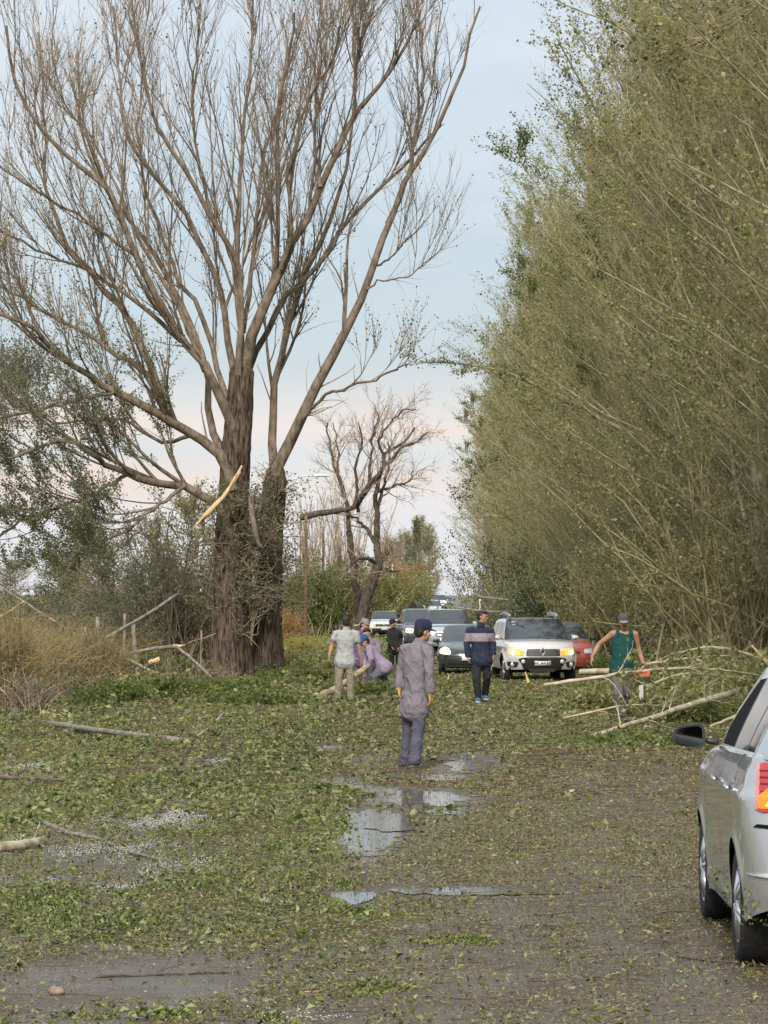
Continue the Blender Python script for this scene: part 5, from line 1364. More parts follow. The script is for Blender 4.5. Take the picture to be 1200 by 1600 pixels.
# --- dark sedan
M['lamp_pale'] = plain('lamp_pale', (.9, .85, .7), .2, emit=(1.0, .80, .50), es=.5)
sp = dict(SEDAN, paint=paint('paint_dark_green', (.045, .06, .055), .4, .35))
c = oncoming('parked_car', 'dark green sedan with one glowing teardrop headlight behind the man in the striped jacket', 733, 94, 0.5, sp)
for sx in (1, -1):
    o = c.patch('headlight', [(sx*.50, .66), (sx*.55, .74), (sx*.70, .80) if 0 else (sx*.66, .80), (sx*.80, .72), (sx*.80, .60), (sx*.52, .57)], M['lamp_pale'], .012)
    q = c.front(sx*.64, .64, .02); MB().ell(q, (.05, .02, .045)).build('bulb', M['lamp_core'], o)
c.patch('grille', [(-.44, .67), (.44, .67), (.42, .60), (-.42, .60)], M['black_pl'], .008, r=.1)
c.patch('bumper_strip', [(-.74, .545), (.74, .545), (.74, .52), (-.74, .52)], M['black_pl'], .016, r=.05)
c.patch('lower_grille', [(-.60, .42), (.60, .42), (.56, .30), (-.56, .30)], M['black_pl'], .008, r=.1)
q = c.front(0, .65, .02); MB().ell(q, (.05, .02, .06)).build('badge', M['chrome'], c.root)
c.plate(.48, 'C', x=.03) if 0 else c.plate(.48, None)
c.mirror(.72, .94, sp['paint'], .17, .12, .05)

# --- silver pickup behind it
sp = dict(PICK, paint=paint('paint_cool_silver', (.42, .44, .46), .5, .34))
c = oncoming('pickup_truck', 'light silver pickup with wide windshield behind the dark sedan', 702, 129, 2.0, sp, 'pickup')
for sx in (1, -1):
    o = c.patch('headlight', [(sx*.56, .98), (sx*.86, 1.00), (sx*.88, .84), (sx*.58, .82)], M['lamp_pale'], .014)
    q = c.front(sx*.70, .90, .02); MB().ell(q, (.07, .02, .06)).build('bulb', M['lamp_core'], o)
    c.patch('fog_lamp', [(sx*.62, .60), (sx*.78, .60), (sx*.78, .50), (sx*.62, .50)], M['lens'], .014)
c.patch('grille', [(-.52, .99), (.52, .99), (.50, .78), (-.50, .78)], M['black_pl'], .010, r=.1)
for z in (.93, .85): c.patch('grille_bar', [(-.51, z+.022), (.51, z+.022), (.51, z-.022), (-.51, z-.022)], M['chrome'], .022, r=.1)
c.patch('lower_grille', [(-.5, .66), (.5, .66), (.45, .48), (-.45, .48)], M['black_pl'], .010, r=.1)
c.mirror(.95, 1.25, sp['paint'], .2, .18, .08)

# --- dark pickup
sp = dict(PICK, paint=paint('paint_slate', (.085, .095, .11), .5, .38))
c = oncoming('pickup_truck', 'dark slate pickup turned slightly with a round glowing headlight', 668, 142, 7.0, sp, 'pickup')
for sx in (1, -1):
    o = c.patch('headlight', [(sx*.56, .98), (sx*.86, 1.02), (sx*.88, .82), (sx*.60, .80)], M['lamp_pale'], .014)
    q = c.front(sx*.70, .90, .02); MB().ell(q, (.10, .03, .10)).build('bulb', M['lamp_core'], o)
c.patch('grille', [(-.52, .99), (.52, .99), (.50, .74), (-.50, .74)], M['black_pl'], .010, r=.1)
c.patch('lower_grille', [(-.6, .64), (.6, .64), (.5, .46), (-.5, .46)], M['black_pl'], .010, r=.1)
c.mirror(.95, 1.25, M['black_pl'], .2, .18, .08)

# --- white compact pickup on the verge
sp = dict(PICK, W=1.74, L=4.5, H=1.55, z0=.32, z1=1.0, wr=.32, arch=.37, axles=(1.38, -1.36), paint=paint('paint_white', (.70, .71, .72), .0, .35),
          belt=[(-2.3, 1.0), (.9, .98), (1.3, .96), (1.8, .90), (2.1, .84), (2.3, .78)], sill=[(-2.3, .4), (-1.7, .32), (1.7, .3), (2.3, .3)],
          nose=[(.2, .14), (.4, .03), (.6, 0), (.8, .06), (1.0, .2)], cab=(1.15, .42, -.7, -1.0), win=[.9, -.7], seams=[.95, -.1, -.8])
c = oncoming('pickup_truck', 'white compact pickup with one lit headlight parked on the left verge', 601, 196, 1.0, sp, 'pickup')
for sx in (1, -1):
    o = c.patch('headlight', [(sx*.52, .80), (sx*.80, .82), (sx*.80, .68), (sx*.56, .66)], M['lamp_on'] if sx > 0 else M['lens'], .014)
    if sx > 0: q = c.front(sx*.70, .73, .02); MB().ell(q, (.09, .03, .09)).build('bulb', M['lamp_core'], o)
c.patch('grille', [(-.52, .80), (.52, .80), (.52, .66), (-.52, .66)], M['black_pl'], .010, r=.1)
c.patch('bumper_strip', [(-.74, .56), (.74, .56), (.70, .30), (-.70, .30)], M['black_pl'], .014, r=.1)
b = MB(); an = np.linspace(0, 2*math.pi, 20, endpoint=False); q = c.front(0, .74, .035)
b.tubes(np.stack([q + np.array([.075*math.cos(a), 0, .075*math.sin(a)]) for a in np.append(an, an[0])])[None], np.full((1, 21), .012), 6)
b.tube([q+[-.055, 0, .05], q+[-.022, 0, -.055], q+[0, 0, 0], q+[.022, 0, -.055], q+[.055, 0, .05]], .009, 5); b.build('round_badge', M['chrome'], c.root)
c.plate(.52, None); c.mirror(.88, 1.08, M['black_pl'], .17, .13, .06)

# --- red hatchback behind the off-road car
sp = dict(SEDAN, paint=paint('paint_red', (.30, .06, .04), .1, .35), L=3.9, H=1.47, axles=(1.2, -1.1), cab=(1.0, .25, -1.35, -1.85), win=[.75, -1.5], seams=[.85, -.2], pillars=[-.2],
          belt=[(-2.0, .95), (.7, .92), (1.1, .88), (1.6, .80), (1.95, .68)])
c = oncoming('parked_car', 'red hatchback mostly hidden behind the silver off road car', 885, 95.5, 5.0, sp)
for sx in (1, -1): c.patch('headlight', [(sx*.50, .70), (sx*.78, .74), (sx*.78, .60), (sx*.54, .58)], M['lens'], .012)
c.patch('grille', [(-.4, .66), (.4, .66), (.4, .58), (-.4, .58)], M['black_pl'], .01); c.mirror(.66, .98, M['black_pl'], .16, .12, .05)

# --- cars far down the road
def far_car(name, label, px, Y, sp, cat='car', yaw=0, lit=False):
    c = oncoming(name, label, px, Y, yaw, sp, cat)
    z1 = sp['belt'][-1][1]
    for sx in (1, -1): c.patch('headlight', [(sx*.54, z1-.01), (sx*.80, z1), (sx*.80, z1-.15), (sx*.56, z1-.15)], M['lamp_on'] if lit else M['lens'], .014)
    c.patch('grille', [(-.5, z1-.02), (.5, z1-.02), (.5, z1-.18), (-.5, z1-.18)], M['black_pl'], .01, r=.1)
    c.patch('lower_grille', [(-.5, z1-.40), (.5, z1-.40), (.5, z1-.52), (-.5, z1-.52)], M['black_pl'], .01, r=.1)
    c.mirror(sp['cab'][0]-.25, z1+.32, sp['paint'], .18, .14, .06)
    return c
far_car('parked_car', 'grey green car roof just visible over the dark pickup', 645, 232, dict(SUV, H=1.85, paint=paint('paint_sage', (.20, .25, .23), .4, .35)))
far_car('pickup_truck', 'white pickup far off standing highest on the road', 687, 440, dict(PICK, H=1.95, paint=M['p_white'] if 'p_white' in M else paint('paint_white_far', (.74, .74, .73), 0, .35)), 'pickup', lit=True)
far_car('parked_car', 'beige car far away beside the distant white pickup', 664, 400, dict(SEDAN, paint=paint('paint_beige', (.55, .50, .36), .2, .35)))
far_car('parked_car', 'small silver car far off between the beige car and the white pickup', 678, 360, dict(SEDAN, H=1.5, paint=paint('paint_silver_small', (.45, .46, .47), .4, .35)), lit=True)
far_car('parked_car', 'tiny dark car far off at the foot of the bright sky gap', 700, 560, dict(SEDAN, H=1.6, paint=paint('paint_dark_small', (.08, .085, .09), .4, .35)))
far_car('parked_car', 'small white car farthest along the road left of the white pickup', 672, 520, dict(SEDAN, H=1.6, paint=paint('paint_white_small', (.72, .72, .72), 0, .35)))
far_car('parked_car', 'white hatchback under the white peaked canopy on the verge', 612, 250, dict(SEDAN, H=1.5, paint=paint('paint_white_hatch', (.70, .72, .72), 0, .35)), yaw=8)

# white peaked canopy beyond the parked cars
cb = Vector(gnd(626, 262)); cb.z += .12
cn = thing('white_canopy', 'white peaked canopy roof beyond the pickup on the left verge', 'canopy', cb)
w, d = 1.9, 1.6
V = [(-w, -d, 1.75), (w, -d, 1.45), (w, d, 1.5), (-w, d, 1.8), (-.35, 0, 2.75)]
V += [(x, y, z-.04) for x, y, z in V]
MB().add(V, [(0, 1, 4), (1, 2, 4), (2, 3, 4), (3, 0, 4), (6, 5, 9), (7, 6, 9), (8, 7, 9), (5, 8, 9), (0, 5, 6, 1), (1, 6, 7, 2), (2, 7, 8, 3), (3, 8, 5, 0)]).build('roof_cloth', plain('canopy_white', (.72, .73, .74), .7), cn, smooth=False)
for x, y in ((-w, -d), (w, -d), (w, d), (-w, d)): MB().tube([(x*.97, y*.97, -.3), (x*.97, y*.97, 1.5)], .035, 6).build('post', M['alloy'], cn)
wood_pole('white_post', 'white marker post right of the peaked canopy', 640, 250, 938, .28, plain('post_white', (.78, .78, .76), .6), 'post')
wood_pole('white_post', 'thin white pole standing above the canopy peak', 613, 270, 880, .14, plain('post_white_thin', (.6, .6, .58), .6), 'pole')
wood_pole('white_post', 'white stake among the fallen branches right of the far pickup', 750, 175, 930, .09, plain('stake_white', (.7, .7, .68), .6), 'post')

def dirty(name, c):
    m, nt, b, o = newmat(name); N, Lk = nt.nodes, nt.links
    t = N.new('ShaderNodeTexCoord'); sp_ = N.new('ShaderNodeSeparateXYZ'); Lk.new(t.outputs['Object'], sp_.inputs[0])
    z = N.new('ShaderNodeTexNoise'); z.inputs['Scale'].default_value = 14; z.inputs['Detail'].default_value = 9; z.inputs['Roughness'].default_value = .7; Lk.new(t.outputs['Object'], z.inputs['Vector'])
    mr = N.new('ShaderNodeMapRange'); mr.inputs['From Min'].default_value = .75; mr.inputs['From Max'].default_value = .18; mr.inputs['To Min'].default_value = -.25; mr.inputs['To Max'].default_value = .45; Lk.new(sp_.outputs['Z'], mr.inputs['Value'])
    ad = N.new('ShaderNodeMath'); ad.operation = 'ADD'; Lk.new(mr.outputs[0], ad.inputs[0]); Lk.new(z.outputs['Fac'], ad.inputs[1])
    rp = N.new('ShaderNodeMapRange'); rp.inputs['From Min'].default_value = .55; rp.inputs['From Max'].default_value = .95; Lk.new(ad.outputs[0], rp.inputs['Value'])
    mx = N.new('ShaderNodeMixRGB'); mx.inputs['Color1'].default_value = tuple(c)+(1,); mx.inputs['Color2'].default_value = (.13, .105, .075, 1); Lk.new(rp.outputs[0], mx.inputs['Fac']); Lk.new(mx.outputs[0], b.inputs['Base Color'])
    me_ = N.new('ShaderNodeMapRange'); me_.inputs['To Min'].default_value = .55; me_.inputs['To Max'].default_value = 0; Lk.new(rp.outputs[0], me_.inputs['Value']); Lk.new(me_.outputs[0], b.inputs['Metallic'])
    ro = N.new('ShaderNodeMapRange'); ro.inputs['To Min'].default_value = .26; ro.inputs['To Max'].default_value = .8; Lk.new(rp.outputs[0], ro.inputs['Value']); Lk.new(ro.outputs[0], b.inputs['Roughness'])
    co = N.new('ShaderNodeMapRange'); co.inputs['To Min'].default_value = 1; co.inputs['To Max'].default_value = 0; Lk.new(rp.outputs[0], co.inputs['Value']); Lk.new(co.outputs[0], b.inputs['Coat Weight']); b.inputs['Coat Roughness'].default_value = .04
    return m

# --- the near silver car, tail towards the camera
sp = dict(L=4.10, W=1.76, H=1.67, open=True, z0=.26, z1=1.13, wr=.325, arch=.375, axles=(1.28, -1.28), tw=.205, paint=dirty('paint_silver', (.43, .445, .465)), nr=3.4, lr=.60, nf=3.0, lf=.8, flare=.022, spokes=5,
          belt=[(-2.1, 1.16), (-1.3, 1.15), (-.4, 1.13), (.75, 1.10), (1.2, 1.05), (1.75, .96), (2.0, .88), (2.1, .8)], sill=[(-2.1, .42), (-1.75, .30), (-1.6, .24), (1.6, .23), (2.1, .26)],
          fq=[0, .05, .10, .30, .55, .80, .825, .86, .93, 1], fv=[.945, .965, .952, .975, .995, 1.0, .978, .965, .95, .915],
          nose=[(.2, .12), (.5, 0), (.8, .06), (1.1, .3)], tail=[(.2, .22), (.34, .05), (.52, -.02), (.60, .03), (.75, .05), (.9, .10), (1.16, .20)],
          cab=(1.12, .25, -1.45, -2.02), pillars=[-.10, -1.02], win=[.82, -1.5], seams=[.92, -.12, -1.0], tum=.27, wbf=.90, rdrop=.08)
NEARX, NEARY = 2.455, 19.07+1.28
nc = Car('parked_car', 'silver car at the right edge seen from behind with a lit amber tail light', (NEARX, NEARY, 0), 0, sp)
tl = nc.patch('tail_light', [(-.55, 1.13), (-.775, 1.14), (-.80, .885), (-.77, .87), (-.55, .90)], M['tail_red'], .010, rear=True, r=.12, dense=8)
nc.patch('tail_indicator', [(-.56, .96), (-.68, 1.05), (-.785, .96), (-.785, .89), (-.56, .91)], M['tail_amber'], .016, rear=True, r=.12, parent=tl, dense=6)
nc.patch('tail_indicator_core', [(-.58, .955), (-.72, .95), (-.755, .905), (-.58, .915)], M['tail_yellow'], .020, rear=True, r=.15, parent=tl, dense=6)
for zz in (1.095, 1.06, 1.025, .985): nc.patch('lens_rib', [(-.56, zz+.004), (-.772, zz+.004), (-.774, zz-.004), (-.56, zz-.004)], plain('rib_red', (.10, .002, .004), .2) if 'rib_red' not in bpy.data.materials else bpy.data.materials['rib_red'], .0135, rear=True, r=0, parent=tl, dense=6)
nc.patch('lens_rim', [(-.766, 1.125), (-.778, 1.125), (-.802, .885), (-.788, .885)], plain('rim_pink', (.55, .18, .17), .15, 0, .5, 1.0), .014, rear=True, r=0, parent=tl, dense=6)
tr_ = nc.patch('tail_light', [(.60, 1.13), (.858, 1.14), (.874, .88), (.845, .865), (.60, .90)], M['tail_red'], .010, rear=True, r=.12, dense=8)
nc.patch('crease_highlight', [(-.70, .555), (-.872, .535), (-.70, .525)], plain('bumper_highlight', (.60, .62, .65), .3, .5, .5, 1.0), .008, rear=True, r=.1, dense=6)  # paler silver wedge paints the highlight along the bumper crease
nc.patch('bumper_recess_shade', [(-.62, .80), (-.80, .81), (-.82, .79), (-.62, .78)], M['dark'], .004, rear=True, r=.1, dense=6)  # raised black strip paints the shade of a bumper groove
for yy in (.0, -.93):
    x = -(sp['W']/2*.985)
    MB().loft([(x-.030, yy+.10, .965), (x-.036, yy, .965), (x-.030, yy-.10, .96)], [.011, .012, .010], [.010, .010, .010], (0, 0, 1)).build('door_handle', sp['paint'], nc.root)
    MB().ell((x-.002, yy, .945), (.010, .095, .05)).build('handle_recess_shade', plain('recess_shade_grey', (.10, .10, .11), .5) if 'recess_shade_grey' not in bpy.data.materials else bpy.data.materials['recess_shade_grey'], nc.root)  # dark grey bulge paints the shade of the hollow behind the handle
nc.mirror(.74, 1.17, M['black_pl'], .20, .155, .075)

# leaves the wheels have thrown up, stuck behind the rear wheel and along the sill
C = np.stack([rng.normal(-.80, .05, 90), rng.normal(-1.75, .06, 90), rng.uniform(.26, .50, 90)], 1)
C = np.concatenate([C, np.stack([np.full(40, -.868), rng.uniform(-.85, .8, 40), rng.uniform(.26, .42, 40)], 1)])
MB().leaves(C, rng.uniform(.015, .04, len(C)), .6, 0).build('stuck_leaves', M['litter'], nc.root, smooth=False)['kind'] = 'stuff'
# ------------------------------------------------------------------ people
def cloth(name, c1, c2, scale=14, rough=.9):
    c1, c2 = np.array(c1), np.array(c2); m_ = (c1+c2)/2
    m = noisy(name, m_*.7+c1*.3, m_*.7+c2*.3, scale*2, rough)
    nt = m.node_tree; b = [q for q in nt.nodes if q.type == 'BSDF_PRINCIPLED'][0]     # creases
    t = nt.nodes.new('ShaderNodeTexCoord'); mp_ = nt.nodes.new('ShaderNodeMapping'); mp_.inputs['Scale'].default_value = (1, 1, .6); mp_.inputs['Rotation'].default_value = (.5, .6, 0)
    z = nt.nodes.new('ShaderNodeTexNoise'); z.inputs['Scale'].default_value = 9; z.inputs['Detail'].default_value = 3; z.inputs['Distortion'].default_value = 1.2
    bp = nt.nodes.new('ShaderNodeBump'); bp.inputs['Strength'].default_value = 1.0; bp.inputs['Distance'].default_value = .045
    nt.links.new(t.outputs['Object'], mp_.inputs[0]); nt.links.new(mp_.outputs[0], z.inputs['Vector']); nt.links.new(z.outputs['Fac'], bp.inputs['Height']); nt.links.new(bp.outputs[0], b.inputs['Normal'])
    return m
M['skin'] = noisy('skin', (.33, .19, .13), (.42, .25, .175), 9, .55)
M['skin_tan'] = noisy('skin_tan', (.27, .145, .09), (.36, .205, .135), 9, .55)
M['hair'] = noisy('hair_dark', (.010, .008, .007), (.035, .028, .024), 40, .6)
M['eye'] = plain('eye_dark', (.02, .015, .012), .2)

_wr = np.random.default_rng(5)
def solid(mb, name, mats, parent, voxel, wr=0.0, smooth=6, zones=None, origin=(0, 0, 0)):
    """weld overlapping lofts into one continuous skin, relax it, press folds into it"""
    me = mb.mesh('tmp', mats if not isinstance(mats, list) else mats[0], smooth=True)
    o = bpy.data.objects.new('tmp', me); COL.objects.link(o)
    m = o.modifiers.new('r', 'REMESH'); m.mode = 'VOXEL'; m.voxel_size = voxel
    m = o.modifiers.new('s', 'SMOOTH'); m.factor = .5; m.iterations = smooth
    dg = bpy.context.evaluated_depsgraph_get(); ev = o.evaluated_get(dg)
    me2 = bpy.data.meshes.new_from_object(ev); bpy.data.objects.remove(o)
    n = len(me2.vertices); V = np.zeros(n*3, np.float32); me2.vertices.foreach_get('co', V); V = V.reshape(-1, 3).astype(float)
    if wr:
        N_ = np.zeros(n*3, np.float32); me2.vertices.foreach_get('normal', N_); N_ = N_.reshape(-1, 3)
        ph = _wr.uniform(0, 6, 8); d = 0
        for k, (fx_, fy_, fz_, a) in enumerate([(26, 18, 10, .4), (16, -14, 20, .4), (-14, 20, 24, .35), (38, 12, 6, .3), (10, 8, 44, .22)]):
            d = d + a*(1-2*np.abs(np.sin(.5*(V[:, 0]*fx_ + V[:, 1]*fy_ + V[:, 2]*fz_ + ph[k] + 1.8*np.sin(V[:, 2]*9 + V[:, 0]*13 + ph[k+3])))))
        V += N_*(np.maximum(d, -.8)*wr + wr*.35)[:, None]
        me2.vertices.foreach_set('co', V.astype(np.float32).ravel())
    me2.materials.clear()
    for q in (mats if isinstance(mats, list) else [mats]): me2.materials.append(q)
    np_ = len(me2.polygons); me2.polygons.foreach_set('use_smooth', np.ones(np_, bool))
    if zones:
        C = np.zeros(np_*3, np.float32); me2.polygons.foreach_get('center', C); C = C.reshape(-1, 3)
        me2.polygons.foreach_set('material_index', zones(C).astype(np.int32))
    me2.update()
    ob = bpy.data.objects.new(name, me2); COL.objects.link(ob); ob.parent = parent
    return ob

def U(v): v = np.array(v, float); return v/(np.linalg.norm(v)+1e-9)

def hand(mb, w, d, side, palm, curl=.5, s=1.0, grip=0.0):
    """palm, four unequal bent fingers and a thumb; w wrist, d along the forearm, side towards the thumb, palm: direction the palm faces"""
    d, palm = U(d), U(palm); side = U(np.array(side) - d*np.dot(side, d)); palm = U(palm - d*np.dot(palm, d) - side*np.dot(palm, side))
    w = np.array(w)
    mb.loft([w-d*.03, w+d*.01, w+d*.05*s, w+d*.09*s], [.026, .032, .042, .040], [.020, .018, .016, .013], side, n=12)
    for k, (off, ln) in enumerate(((.031, .070), (.011, .080), (-.010, .074), (-.030, .058))):
        p = w + d*.085*s + side*off*s; q = d.copy(); pts = [p-d*.02, p]
        for j, f in enumerate((.45, .32, .25)):
            a = curl*(.55+.35*j)+grip*.6; q = U(q*math.cos(a)+palm*math.sin(a)); pts.append(pts[-1]+q*ln*f*s)
        mb.loft(pts, [.0098, .0096, .0092, .0086, .0074], [.0098, .0096, .0092, .0086, .0074], side, n=8)
    p = w + d*.02 + side*.025; t1 = U(side*.8+d*.65+palm*.25)
    pts = [p-t1*.015, p+t1*.032*s, p+t1*.032*s+U(d+side*.25+palm*(.3+grip))*.034*s, p+t1*.032*s+U(d+side*.15+palm*(.5+grip))*.058*s]
    mb.loft(pts, [.014, .0125, .011, .009], [.014, .0125, .011, .009], palm, n=8)

def head(mb, c, f, up, s=1.0):
    """skull, jaw, brow, nose, lips, ears; c centre of the skull, f where the face looks"""
    up = U(up); f = U(np.array(f)-up*np.dot(f, up)); r = np.cross(f, up); Rm_ = np.stack([r, f, up], 1); c = np.array(c)
    L = lambda x, y, z: c + Rm_ @ np.array([x, y, z])*s
    e = lambda p, rad: mb.ell(L(*p), np.array(rad)*s, rot=Rm_, nu=16, nv=11)
    e((0, -.012, .028), (.076, .094, .086)); e((0, .018, -.035), (.062, .072, .078)); e((0, .045, -.078), (.040, .042, .034))
    e((0, .078, .022), (.052, .018, .014)); mb.loft([L(0, .082, .012), L(0, .100, -.020), L(0, .104, -.034)], [.008, .011, .014], [.010, .012, .010], r, n=8)
    e((0, .084, -.060), (.022, .010, .007)); e((0, .080, -.072), (.020, .010, .008)); e((.045, .06, -.02), (.022, .02, .022)); e((-.045, .06, -.02), (.022, .02, .022))
    for sx in (1, -1): e((sx*.077, -.008, -.012), (.010, .018, .030))
    return L, Rm_

def person(label, Y, foot, J, face, upd=(0, 0, 1), skin=None, top=None, legs=None, shoes=None, hat=None, hair=True, gloves=None, build=1.0, side=None, sleeve='long', hem=.10, zones=None, tank=False, curl=(.5, .5), bulk=1.0, palm=None, dark_hood=False, grip=(0, 0), belly=0.0, thumb=None, hatm2=None, glove_m=None, voxel=.0085):
    """J: joints as (px, py, metres behind the feet). Everything is put together in metres round the feet."""
    base = P(foot[0], foot[1], Y); base.z = float(gz(Y)); O = np.array(base)
    root = thing('person', label, 'person', base)
    j = {k: np.array(P(v[0], v[1], Y+(v[2] if len(v) > 2 else 0)))-O for k, v in J.items()}
    skin = skin or M['skin']; B = build
    sx = U(j['shR']-j['shL']); hx = U(j['hipR']-j['hipL']) if side is None else U(side)
    chest = (j['shL']+j['shR'])/2; pel = j['pel']; spine = chest-pel; L_ = np.linalg.norm(spine); sp_ = spine/L_
    neck = j['neck']; fwd = U(np.cross(sp_, sx)); fwd = -fwd if np.dot(fwd, np.array(face)) < -.6 else fwd
    bow = np.cross(sx, sp_)
    mid = pel + spine*.5
    ax = [hx, hx, U(hx+sx), sx, sx, sx]
    def torso(mb, e, lo=0.0, tp=True):
        pts = [pel-sp_*(.06+lo), pel+sp_*.06, mid-sp_*.02, pel+spine*.78, chest-sp_*.01]
        a = [.165*B+e, .160*B+e, .148*B+e+belly*.4, .170*B+e, .150*B+e]; b = [.112*B+e, .112*B+e, .105*B+e+belly, .120*B+e, .085*B+e]
        mb.loft(pts, a, b, ax[:5], n=20)
        if tank and not tp: pass
        if tp: mb.loft([chest-sp_*.05, chest+sp_*.03, neck], [.13*B+e*.6, .085+e*.5, .058+e*.3], [.08*B+e*.6, .066+e*.5, .058+e*.3], sx, n=16)
    # ---- the body: one continuous skin
    b = MB(); torso(b, 0)
    hd = j['head']; up = U(hd-neck)*.35 + U(upd)*.65
    b.loft([neck-U(hd-neck)*.05, neck, hd-U(up)*.04], [.062, .056, .054], [.062, .056, .056], sx, n=14)
    Lh, Rh = head(b, hd, face, up, 1.0)
    for sd_, q in (('L', 0), ('R', 1)):
        s_, e_, w_ = j['sh'+sd_], j['el'+sd_], j['wr'+sd_]
        b.loft([s_+(chest-s_)*.25, s_, s_*.5+e_*.5, e_, e_*.55+w_*.45, w_], [.056*B, .056*B, .046*B, .041*B, .039*B, .028], [.056*B, .056*B, .048*B, .041*B, .039*B, .024], sp_, n=14)
        h_ = j.get('ha'+sd_, w_+(w_-e_)*.5); d_ = U(h_-w_)
        pl = palm[q] if palm else (-sx if q else sx)
        th = thumb[q] if thumb else fwd
        if gloves is None: hand(b, w_, d_, th, pl, curl[q], 1.0, grip[q])
        else:
            gm = MB(); hand(gm, w_, d_, th, pl, curl[q], 1.15, grip[q]); gm.loft([w_-d_*.025, w_+d_*.02], [.046, .040], [.042, .034], th)
            solid(gm, 'glove', gloves, root, .0075, 0, 2)
        hp, kn, an = j['hip'+sd_], j['kn'+sd_], j['an'+sd_]
        b.loft([hp+U(hp-kn)*.02, hp*.6+kn*.4, kn, kn*.6+an*.4, an], [.078*B, .068*B, .048*B, .046*B, .038], [.084*B, .072*B, .052*B, .052*B, .040], hx, n=14)
        toe = j.get('toe'+sd_); fd = U((toe-an)*np.array([1, 1, 0])) if toe is not None else U(np.array(face)*[1, 1, 0])
        b.loft([an-fd*.03-[0, 0, .04], an+fd*.08-[0, 0, .06]], [.034, .036], [.03, .022], np.cross(fd, [0, 0, 1]), n=10)
    solid(b, 'body', skin, root, voxel, 0, 3)
    # ---- trousers
    t = MB(); lm = legs
    t.loft([pel-sp_*.10, pel, pel+sp_*.10], [.170*B, .178*B, .168*B], [.125*B, .128*B, .122*B], hx, n=18)
    for sd_ in 'LR':
        hp, kn, an = j['hip'+sd_], j['kn'+sd_], j['an'+sd_]; dn = U(an-kn)
        t.loft([hp+U(hp-kn)*.05, hp*.6+kn*.4, kn, kn*.55+an*.45, an+dn*.015], [.100*B*bulk, .094*B*bulk, .076*B*bulk, .075*B*bulk, .070*B*bulk], [.112*B*bulk, .100*B*bulk, .080*B*bulk, .080*B*bulk, .076*B*bulk], hx, n=16)
        # rumpled cuff
        t.loft([an-dn*.05, an+dn*.01], [.076*bulk, .072*bulk], [.082*bulk, .080*bulk], hx, n=14)
    solid(t, 'trousers', lm, root, .011, .010, 3)
    # ---- shirt
    s_m = MB()
    if tank: s_m.loft([pel-sp_*(.06+hem), pel+sp_*.06, mid-sp_*.02, pel+spine*.76, pel+spine*.90], [.176*B, .176*B, .170*B, .194*B, .170*B], [.135*B, .135*B+belly*.5, .128*B+belly, .142*B, .110*B], ax[:5], n=20)
    else: torso(s_m, .020, lo=hem)
    wf_ = .90 if tank else 1
    s_m.loft([pel-sp_*(hem+.02), pel-sp_*hem*.2, pel+sp_*.1], [.217*B*wf_, .213*B*wf_, .190*B], [.178*B, .172*B, .144*B+belly], ax[:3], n=18)
    if not tank:
        for sd_ in 'LR':
            s_, e_, w_ = j['sh'+sd_], j['el'+sd_], j['wr'+sd_]
            if sleeve == 'long':
                s_m.loft([s_+(chest-s_)*.3, s_, s_*.5+e_*.5, e_, e_*.5+w_*.5, w_-U(w_-e_)*.01], [.080*B, .082*B, .072*B, .064*B, .062*B, .055], [.080*B, .084*B, .074*B, .066*B, .062*B, .055], sp_, n=14)
            else:
                s_m.loft([s_+(chest-s_)*.3, s_, s_*.45+e_*.55], [.076*B, .080*B, .074*B], [.076*B, .080*B, .076*B], sp_, n=14)
        s_m.loft([neck-sp_*.03, neck+U(hd-neck)*.015], [.082, .070], [.080, .070], sx, n=16)      # collar
    else:
        for sg in (-1, 1):
            s_m.loft([chest-sp_*.12+sx*sg*.118+bow*.085, chest-sp_*.01+sx*sg*.112+bow*.085, chest+sp_*.065+sx*sg*.108, chest-sp_*.01+sx*sg*.112-bow*.085, chest-sp_*.12+sx*sg*.118-bow*.09], [.040]*5, [.022]*5, sx, n=10)
    solid(s_m, 'tank_top' if tank else ('t_shirt' if sleeve == 'short' else 'jacket'), top, root, .011, .009, 3, zones=(lambda C: zones(C, j, pel, sp_, L_)) if zones else None)
    # ---- shoes
    for sd_ in 'LR':
        an = j['an'+sd_]; toe = j.get('toe'+sd_); fd = U((toe-an)*np.array([1, 1, 0])) if toe is not None else U(np.array(face)*[1, 1, 0])
        tilt = (toe-an)[2]+.08 if toe is not None else 0
        sh = MB(); sdv = np.cross(fd, [0, 0, 1]); z = an-np.array([0, 0, .075])
        sh.loft([z-fd*.075, z-fd*.03, z+fd*.05, z+fd*.13, z+fd*.185+[0, 0, tilt*.4]], [.040, .046, .050, .052, .040], [.036, .046, .040, .032, .022], sdv, n=14)
        sh.loft([an-[0, 0, .06], an+[0, 0, .015]], [.050, .046], [.052, .048], sdv, n=12)
        so = solid(sh, 'shoe', shoes if not isinstance(shoes, tuple) else shoes[0], root, .010, 0, 3)
        if isinstance(shoes, tuple):
            sl = MB(); z2 = an-np.array([0, 0, .108]); sl.loft([z2-fd*.10, z2-fd*.03, z2+fd*.06, z2+fd*.14, z2+fd*.20+[0, 0, tilt*.4]], [.038, .050, .054, .056, .040], [.016]*5, sdv, n=14); sl.build('sole', shoes[1], so)
    # ---- head wear, hair, eyes
    up = U(up); f = U(np.array(face)-up*np.dot(face, up)); r_ = np.cross(f, up)
    if hair:
        h = MB(); h.ell(Lh(0, -.024, .040), (.083, .093, .088), rot=Rh, nu=18, nv=12); h.ell(Lh(0, -.05, -.005), (.076, .062, .075), rot=Rh, nu=18, nv=12)
        if hair == 'full': h.ell(Lh(0, .02, .085), (.066, .07, .045), rot=Rh)
        solid(h, 'hair', M['hair'], root, .008, .004, 2)
